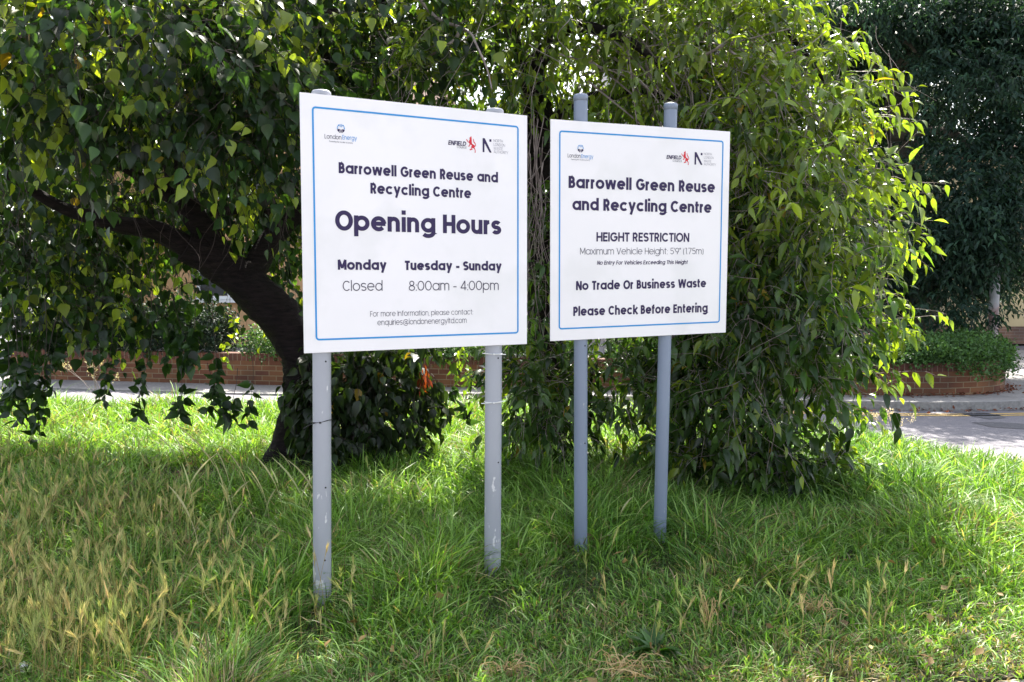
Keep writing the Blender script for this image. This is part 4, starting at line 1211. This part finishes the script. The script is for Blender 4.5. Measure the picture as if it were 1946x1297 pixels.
def grass_field():
    NT = 14500
    u = rng.random(NT)
    Y = 3.0 + 8.6 * u ** 1.75
    X = (rng.random(NT) * 2 - 1) * (.62 * Y + .9)
    ok = in_verge(X, Y); X, Y = X[ok], Y[ok]
    n1 = vnoise(X, Y, 1.3, 1); n2 = vnoise(X, Y, 3.1, 2); n3 = vnoise(X, Y, .6, 3)
    d_front = Y - front(X)
    H = np.interp(d_front, [0, .35, .8, 1.4, 3.5, 6, 8], [.04, .07, .13, .225, .21, .17, .20]) * (.55 + .9 * n1) * (.7 + .6 * n2)
    H = np.where(X < -1.0, np.maximum(H, .09 + .12 * n1), H)
    H *= np.where((X > 1.4) & (Y < 6), .72, 1.0)
    H *= np.where((X < -1.25) & (Y < 7), .72, 1.0)
    H *= np.where(X > 2.3, np.interp(np.interp(X, ep_x, ep_y) - Y, [0, 1.6], [.35, 1.0]), 1.0)
    for qx, qy in ((-.93, 4.1), (-.1, 4.55), (.39, 4.87), (.9, 5.1)):      # trodden round the posts
        H *= 1 - .93 * np.exp(-(((X - qx * (1 - .06)) / .21) ** 2 + ((Y - qy + .34) / .50) ** 2))
    bare = np.exp(-(((X + 2.5) / .45) ** 2 + ((Y - 6.9) / .25) ** 2))
    H *= (1 - .75 * bare)
    dens = np.where(bare > .5, .25, 1.0)
    per = 17
    Ti = np.repeat(np.arange(len(X)), per)
    keep = rng.random(len(Ti)) < dens[Ti]
    Ti = Ti[keep]; m = len(Ti)
    jit = .012 + .010 * Y[Ti]
    jx, jy = rng.normal(size=m), rng.normal(size=m)
    px = X[Ti] + jx * jit; py = Y[Ti] + jy * jit
    tw = rng.random(len(X)) * 6.283
    ph = np.arctan2(jy + .9 * np.sin(tw[Ti]), jx + .9 * np.cos(tw[Ti])) + rng.normal(size=m) * .45
    h = np.maximum(H[Ti] * rng.uniform(.45, 1.25, m), .02)
    wd = (.0046 + .00065 * Y[Ti]) * rng.uniform(.7, 1.3, m)
    lean = np.abs(rng.normal(.85, .45, m)).clip(.02, 1.6)
    k = (n3[Ti] * .6 + rng.random(m) * .6).clip(0, 1)[:, None]
    col = np.array([.050, .135, .026]) * (1 - k) + np.array([.155, .285, .045]) * k
    dry_p = np.interp(d_front[Ti], [0, .3, .8, 2], [.48, .32, .13, .05]) + np.where(X[Ti] < -1.3, .08, 0) + .22 * (vnoise(px, py, 2.0, 9) > .72)
    dry = rng.random(m) < dry_p
    col[dry] = np.array([.33, .265, .16]) * rng.uniform(.5, 1.2, (dry.sum(), 1))
    col *= (1 + .38 * rng.normal(size=(m, 1))).clip(.35, 2.0)
    br = rng.random(m) < .10                       # long arching blades among the rest, coloured pale as grass highlights
    col[br] = np.array([.26, .40, .12]) * rng.uniform(.7, 1.2, (br.sum(), 1)); h[br] *= 1.25; wd[br] *= 1.2
    P, C = blades(px, py, h, wd, col, lean, ph=ph)
    # short dense under-layer
    NU = 60000
    u = rng.random(NU); Yu = 3.0 + 8.2 * u ** 1.6; Xu = (rng.random(NU) * 2 - 1) * (.62 * Yu + .9)
    for qx, qy in ((-.93, 4.1), (-.1, 4.55), (.39, 4.87), (.9, 5.1)):      # short turf in the worn ground at the posts
        Xu = np.append(Xu, qx * .94 + rng.normal(size=1500) * .15); Yu = np.append(Yu, qy - .36 + rng.normal(size=1500) * .32)
    ok = in_verge(Xu, Yu); Xu, Yu = Xu[ok], Yu[ok]; m2 = len(Xu)
    kk = rng.random((m2, 1))
    cu = np.array([.025, .055, .014]) * (1 - kk) + np.array([.09, .15, .035]) * kk
    dr = rng.random(m2) < np.interp(Yu - front(Xu), [0, .5, 1.5], [.35, .15, .05])
    cu[dr] = np.array([.22, .165, .085]) * rng.uniform(.5, 1.2, (dr.sum(), 1))
    P2, C2 = blades(Xu, Yu, rng.uniform(.02, .06, m2), (.0035 + .0006 * Yu) * rng.uniform(.8, 1.2, m2), cu, np.abs(rng.normal(.8, .4, m2)).clip(.05, 1.5))
    o = link('grass', pattern_mesh('grass', np.concatenate([P, P2]), BL_F, np.concatenate([C, C2])), M['grass'])
    tag(o, 'long and short green grass covering the verge round the sign posts', 'grass', kind='stuff')


grass_field()


def strips(paths, widths, col):
    """ribbons: paths (N,K,3), widths (N,K) -> P, faces"""
    T = unit(np.gradient(paths, axis=1))
    view = unit(rng.normal(size=(len(paths), 1, 3)) * np.array([1, 1, .2]) + np.array([0, -1.2, 0]))
    sv = unit(np.cross(T, view)) * (widths / 2)[..., None]
    K = paths.shape[1]
    P = np.concatenate([paths - sv, paths + sv], 1)
    F = [(i, i + 1, K + i + 1, K + i) for i in range(K - 1)]
    return P, F


def barley(X, Y, Hs, greeny):
    """wild barley: a stem, a slim ear and a brush of awns"""
    n = len(X)
    ph = rng.random(n) * 6.283; le = np.abs(rng.normal(.10, .12, n)) + (rng.random(n) < .12) * rng.uniform(.3, 1.1, n)
    d = np.stack([np.cos(ph) * le, np.sin(ph) * le, np.ones(n)], 1)
    base = np.stack([X, Y, np.zeros(n)], 1)
    t = np.linspace(0, 1, 5)
    st = base[:, None] + d[:, None] * Hs[:, None, None] * t[None, :, None]
    st[:, :, 0] += (np.cos(ph) * (.02 + le * .3) * Hs)[:, None] * t ** 3
    colS = np.array([.20, .20, .07]) * greeny[:, None] + np.array([.36, .27, .13]) * (1 - greeny[:, None])
    P1, F1 = strips(st, np.tile([.0028, .0024, .002, .002, .0018], (n, 1)), None)
    top = st[:, -1]; dirv = unit(unit(st[:, -1] - st[:, -2]) + rng.normal(size=(n, 3)) * .22)
    el = rng.uniform(.042, .068, n)
    te = np.linspace(0, 1, 5)
    ear = top[:, None] + dirv[:, None] * el[:, None, None] * te[None, :, None]
    colE = np.array([.26, .32, .10]) * greeny[:, None] + np.array([.50, .36, .17]) * (1 - greeny[:, None])
    P2, F2 = strips(ear, np.tile([.002, .004, .005, .004, .0015], (n, 1)), None)
    A = 22
    idx = np.repeat(np.arange(n), A); m = len(idx)
    ta = rng.random(m) * .95
    b = top[idx] + dirv[idx] * (el[idx] * ta)[:, None]
    ad = unit(dirv[idx] + rng.normal(size=(m, 3)) * .13)
    al = el[idx] * rng.uniform(.55, .95, m)
    tt = np.linspace(0, 1, 3)
    aw = b[:, None] + ad[:, None] * al[:, None, None] * tt[None, :, None]
    P3, F3 = strips(aw, np.tile([.0026, .002, .0006], (m, 1)), None)
    colA = (np.array([.34, .42, .13]) * greeny[:, None] + np.array([.72, .56, .30]) * (1 - greeny[:, None]))[idx] * rng.uniform(.7, 1.25, (m, 1))
    out = []
    for P, F, c in ((P1, F1, colS), (P2, F2, colE), (P3, F3, colA)):
        out.append((P, F, c))
    return out


def merge_patterns(name, parts, mat):
    V, L, S, T_, C = [], [], [], [], []
    vo = lo = 0
    for P, F, c in parts:
        n, k = P.shape[:2]
        fl = np.concatenate([np.array(f) for f in F]); tot = np.array([len(f) for f in F]); st = np.concatenate([[0], np.cumsum(tot)[:-1]])
        V.append(P.reshape(-1, 3)); C.append(np.repeat(c, k, axis=0))
        L.append((fl[None] + (np.arange(n) * k)[:, None]).ravel() + vo)
        S.append((st[None] + (np.arange(n) * len(fl))[:, None]).ravel() + lo)
        T_.append(np.tile(tot, n))
        vo += n * k; lo += n * len(fl)
    return link(name, np_mesh(name, np.concatenate(V), np.concatenate(L), np.concatenate(S), np.concatenate(T_), np.concatenate(C)), mat)


def barley_field():
    X, Y = [], []
    while len(X) < 1250:
        x, y = rng.uniform(-5.0, -.9), 3.2 + 5.0 * rng.random() ** 1.5
        edge = -1.05 - .30 * max(0, y - 3.4) + .15 * math.sin(y * 4)
        if x > edge or abs(x) > .62 * y + .5 or not in_verge(np.array([x]), np.array([y]))[0]: continue
        pn = math.sin(x * 5.3 + 1.3 * math.sin(y * 3.1)) * math.sin(y * 4.7 + x * 2.1 + 1)
        edge -= .45 * max(0, y - 4.6)
        if x > edge or rng.random() > np.interp(y, [3.2, 4.8, 6.2, 8], [1, .8, .32, .1]): continue
        if rng.random() > (1.0 if x < edge - .45 else .4) * (.55 + .45 * pn): continue
        X.append(x); Y.append(y)
    for (px, py, k, s) in [(600, 1180, 5, .06), (560, 1250, 6, .08), (640, 1200, 4, .05), (1310, 1230, 6, .07), (1340, 1240, 5, .04), (1600, 1210, 9, .12), (1660, 1210, 8, .1), (1500, 1240, 4, .06), (1770, 1200, 2, .05), (1160, 1170, 3, .1), (1230, 1250, 4, .1), (880, 1290, 4, .1), (430, 1280, 12, .2), (720, 1010, 4, .1)]:
        gx, gy = gpt(px, py)
        for _ in range(k): X.append(gx + rng.normal() * s); Y.append(gy + rng.normal() * s * .8)
    X, Y = np.array(X), np.array(Y)
    H = rng.uniform(.13, .38, len(X)) * np.interp(Y - front(X), [0, .6, 1.5], [.6, .85, 1.1])
    g = rng.random(len(X)) ** .5
    parts = barley(X, Y, H, g)
    # tall loose stalks near the trunk and posts
    pts = [(350, 915, .5), (420, 1010, .75), (470, 985, .5), (520, 1000, .5), (560, 1000, .45), (545, 960, .4), (600, 1010, .5), (690, 960, .35), (655, 950, .3), (770, 980, .3), (430, 975, .4), (500, 1010, .42), (470, 1060, .62), (760, 1110, .3), (1190, 1010, .32), (790, 960, .25), (330, 1010, .5), (385, 1050, .5)]
    SX, SY, SH = [], [], []
    for px, py, h in pts:
        for _ in range(2):
            a = gpt(px + rng.normal() * 22, py + rng.normal() * 12); SX.append(a[0]); SY.append(a[1]); SH.append(h * rng.uniform(.65, 1.15))
    n = len(SX); SX, SY, SH = map(np.array, (SX, SY, SH))
    t = np.linspace(0, 1, 9)
    ang = rng.choice([0, math.pi], n, p=[.4, .6]) + rng.normal(size=n) * .5
    b = np.stack([SX, SY, np.zeros(n)], 1)
    pth = np.repeat(b[:, None], 9, 1)
    pth[:, :, 0] += (np.cos(ang) * SH * rng.uniform(.1, .6, n))[:, None] * t ** 2
    pth[:, :, 2] += SH[:, None] * (t - .12 * t ** 3)
    P, F = strips(pth, np.tile([.003, .003, .003, .003, .004, .010, .011, .008, .002], (n, 1)), None)
    parts.append((P, F, tint(n, (.42, .45, .22), (.58, .52, .30), .15)))
    o = merge_patterns('wild_barley', parts, M['straw'])
    tag(o, 'wild barley heads and pale seeding stalks standing above the grass', 'wild grass', kind='stuff')


barley_field()


# dry straw tufts, one thing each
for (px, py, n, spread, hh, lab) in [(1550, 1175, 70, .06, .10, 'tangled dry straw clump in the short grass right of the posts'), (1175, 1285, 60, .09, .07, 'flattened orange straw clump at the front below the blue-grey posts'), (970, 1292, 60, .07, .07, 'curled pale straw tuft at the front edge left of the flattened clump'), (1345, 1200, 26, .035, .16, 'small upright bleached straw tuft in front of the right-hand post')]:
    gx, gy = gpt(px, py)
    k = 8
    k = 9
    st = np.stack([gx + rng.normal(size=n) * spread * .4, gy + rng.normal(size=n) * spread * .35, rng.uniform(.005, .03, n)], 1)
    hd = rng.random(n) * 6.283
    seg = (spread * rng.uniform(.8, 2.4, n) / k)
    pth = np.zeros((n, k, 3)); pth[:, 0] = st
    cur = rng.normal(size=n) * .18
    rise = hh * rng.random(n) ** 1.4
    for q_ in range(1, k):
        kink = np.where(rng.random(n) < .12, rng.normal(size=n) * 1.4, 0)
        hd = hd + cur + kink + rng.normal(size=n) * .12
        pth[:, q_, 0] = pth[:, q_ - 1, 0] + np.cos(hd) * seg
        pth[:, q_, 1] = pth[:, q_ - 1, 1] + np.sin(hd) * seg * .75
        pth[:, q_, 2] = st[:, 2] + rise * math.sin(q_ / k * 2.7) + rng.normal(size=n) * .002
    P, F = strips(pth, np.full((n, k), .0034), None)
    o = merge_patterns('straw_clump', [(P, F, tint(n, (.50, .34, .18), (.60, .46, .27), .15))], M['straw'])
    tag(o, lab, 'straw clump', 'dry straw clumps in the grass')

# fallen leaves along the wall foot and kerb
def litter():
    n = 1500
    s = rng.random(n)
    i = (s * (len(kerb_out) - 1)); i0 = i.astype(int).clip(0, len(kerb_out) - 2); f = (i - i0)[:, None]
    lo = rng.random(n) < .45
    A = kerb_out[i0] * (1 - f) + kerb_out[i0 + 1] * f
    B = pave_in[i0] * (1 - f) + pave_in[i0 + 1] * f
    dirn = unit(A - B)
    p2 = np.where(lo[:, None], A + dirn * np.abs(rng.normal(size=(n, 1))) * .09, B + dirn * (.5 + np.abs(rng.normal(size=(n, 1))) * .10))
    z = np.where(lo, -.04, .062) + rng.random(n) * .02
    m = (p2[:, 0] > .5) & (p2[:, 1] < 14)
    p = np.stack([p2[:, 0], p2[:, 1], z], 1)[m]; n = len(p)
    ax = unit(rng.normal(size=(n, 3)) * np.array([1, 1, .25])); nr = unit(rng.normal(size=(n, 3)) * .4 + np.array([0, 0, 1]))
    s_ = unit(np.cross(ax, nr)); L = rng.uniform(.03, .065, n)[:, None]
    P = np.stack([p, p + ax * L * .5 + s_ * L * .3, p + ax * L + np.array([0, 0, .008]), p + ax * L * .5 - s_ * L * .3], 1)
    o = link('fallen_leaves', pattern_mesh('fallen_leaves', P, [(0, 1, 2), (0, 2, 3)], tint(n, (.14, .045, .025), (.24, .085, .045), .3)), M['straw'])
    tag(o, 'reddish brown fallen leaves along the wall foot and the kerb gutter', 'leaf litter', kind='stuff')


litter()
# bare soil by the trunk
pts = []
for k in range(22):
    a = 2 * math.pi * k / 22
    g = gpt(395 + 75 * math.cos(a) * random.uniform(.8, 1.15), 912 + 20 * math.sin(a) * random.uniform(.8, 1.15))
    pts.append(g)
tag(sheet('soil_patch', pts, .004, M['earth']), kind='structure')

# flowering weeds by the road
def weed(label, px, py, n, h, col, spread):
    gx, gy = gpt(px, py)
    root = empty('weed', (gx, gy, 0)); tag(root, label, 'weed')
    for _ in range(n):
        bx, by = gx + rng.normal() * spread * .4, gy + rng.normal() * spread * .3
        tx, ty, tz = bx + rng.normal() * spread, by + rng.normal() * spread * .6, h * rng.uniform(.6, 1.1)
        st = MB().tube([(bx, by, -.02), ((bx + tx) / 2 + rng.normal() * .01, (by + ty) / 2, tz * .55), (tx, ty, tz)], [.003, .0025, .002], 5).build('stem', M['twig'], root)
        hd = np.array([tx, ty, tz]) + rng.normal(size=(32, 3)) * np.array([.022, .02, .028]); m = 32
        ax = unit(rng.normal(size=(m, 3)) + np.array([0, 0, .6])); s_ = unit(np.cross(ax, rng.normal(size=(m, 3)))); L = rng.uniform(.012, .03, m)[:, None]
        P = np.stack([hd, hd + ax * L * .6 + s_ * L * .3, hd + ax * L, hd + ax * L * .6 - s_ * L * .3], 1)
        link('seed_head', pattern_mesh('seed_head', P, [(0, 1, 2), (0, 2, 3)], tint(m, *col, .2)), M['straw'], st)


weed('straggly cream-flowered weed at the road edge on the left', 190, 765, 9, .55, ((.40, .36, .2), (.55, .5, .32)), .16)
weed('small clump of pale fluffy seed heads at the grass edge on the right', 1700, 832, 7, .22, ((.55, .48, .4), (.65, .58, .5)), .09)

# crumpled wrapper at the bottom left
gx, gy = gpt(42, 1285)
bm = bmesh.new(); bmesh.ops.create_icosphere(bm, subdivisions=3, radius=.035)
for v in bm.verts:
    n_ = v.co.normalized()
    v.co = n_ * (.026 + .012 * math.sin(n_.x * 9 + n_.z * 5) * math.cos(n_.y * 8) + random.uniform(-.005, .005)); v.co.z *= .7
    v.co += Vector((gx, gy, .035))
me = bpy.data.meshes.new('wrapper'); bm.to_mesh(me); bm.free()
tag(link('wrapper', me, M['foil']), 'crumpled silvery white wrapper lying in the grass at the bottom left', 'litter')


# stray leaves in the turf and a broad-leaved weed
n = 260
Yl = 3.2 + 6 * rng.random(n) ** 1.4; Xl = (rng.random(n) * 2 - 1) * (.6 * Yl + .3)
ok = in_verge(Xl, Yl); p = np.stack([Xl, Yl, rng.uniform(.03, .10, n)], 1)[ok]; n = len(p)
ax = unit(rng.normal(size=(n, 3)) * np.array([1, 1, .35])); nr = unit(rng.normal(size=(n, 3)) * .6 + np.array([0, 0, 1])); s_ = unit(np.cross(ax, nr)); L = rng.uniform(.035, .075, n)[:, None]
P = np.stack([p, p + ax * L * .5 + s_ * L * .28 + nr * .006, p + ax * L, p + ax * L * .5 - s_ * L * .28 + nr * .006], 1)
tag(link('stray_leaves', pattern_mesh('stray_leaves', P, [(0, 1, 2), (0, 2, 3)], tint(n, (.20, .12, .05), (.34, .24, .10), .3)), M['straw']), 'scattered tan fallen leaves lying in the lawn', 'leaf litter', kind='stuff')
for (px, py, k, lf, lab) in [(1245, 1245, 26, .085, 'low dark broad-leaved weed rosette in the short grass below the right-hand sign'), (700, 1085, 18, .07, 'small broad-leaved weed between the two pale grey posts')]:
    gx, gy = gpt(px, py)
    a = rng.random(k) * 6.283; el = rng.uniform(.15, 1.0, k)
    base = np.stack([gx + np.cos(a) * .012, gy + np.sin(a) * .012, np.full(k, .015)], 1)
    ax = np.stack([np.cos(a) * np.cos(el), np.sin(a) * np.cos(el), np.sin(el)], 1)
    nr = unit(np.array([0, 0, 1.0]) - ax * ax[:, 2:3] + rng.normal(size=(k, 3)) * .15)
    Ls = lf * rng.uniform(.7, 1.4, k)
    o = link('weed', pattern_mesh('weed', leaf_points(base, ax, nr, Ls, Ls * .4, 'broad', .3, .35, np.full(k, .02)), LEAF_F, tint(k, (.03, .085, .02), (.06, .14, .03), .2), True), M['leaf_broad'])
    tag(o, lab, 'weed')
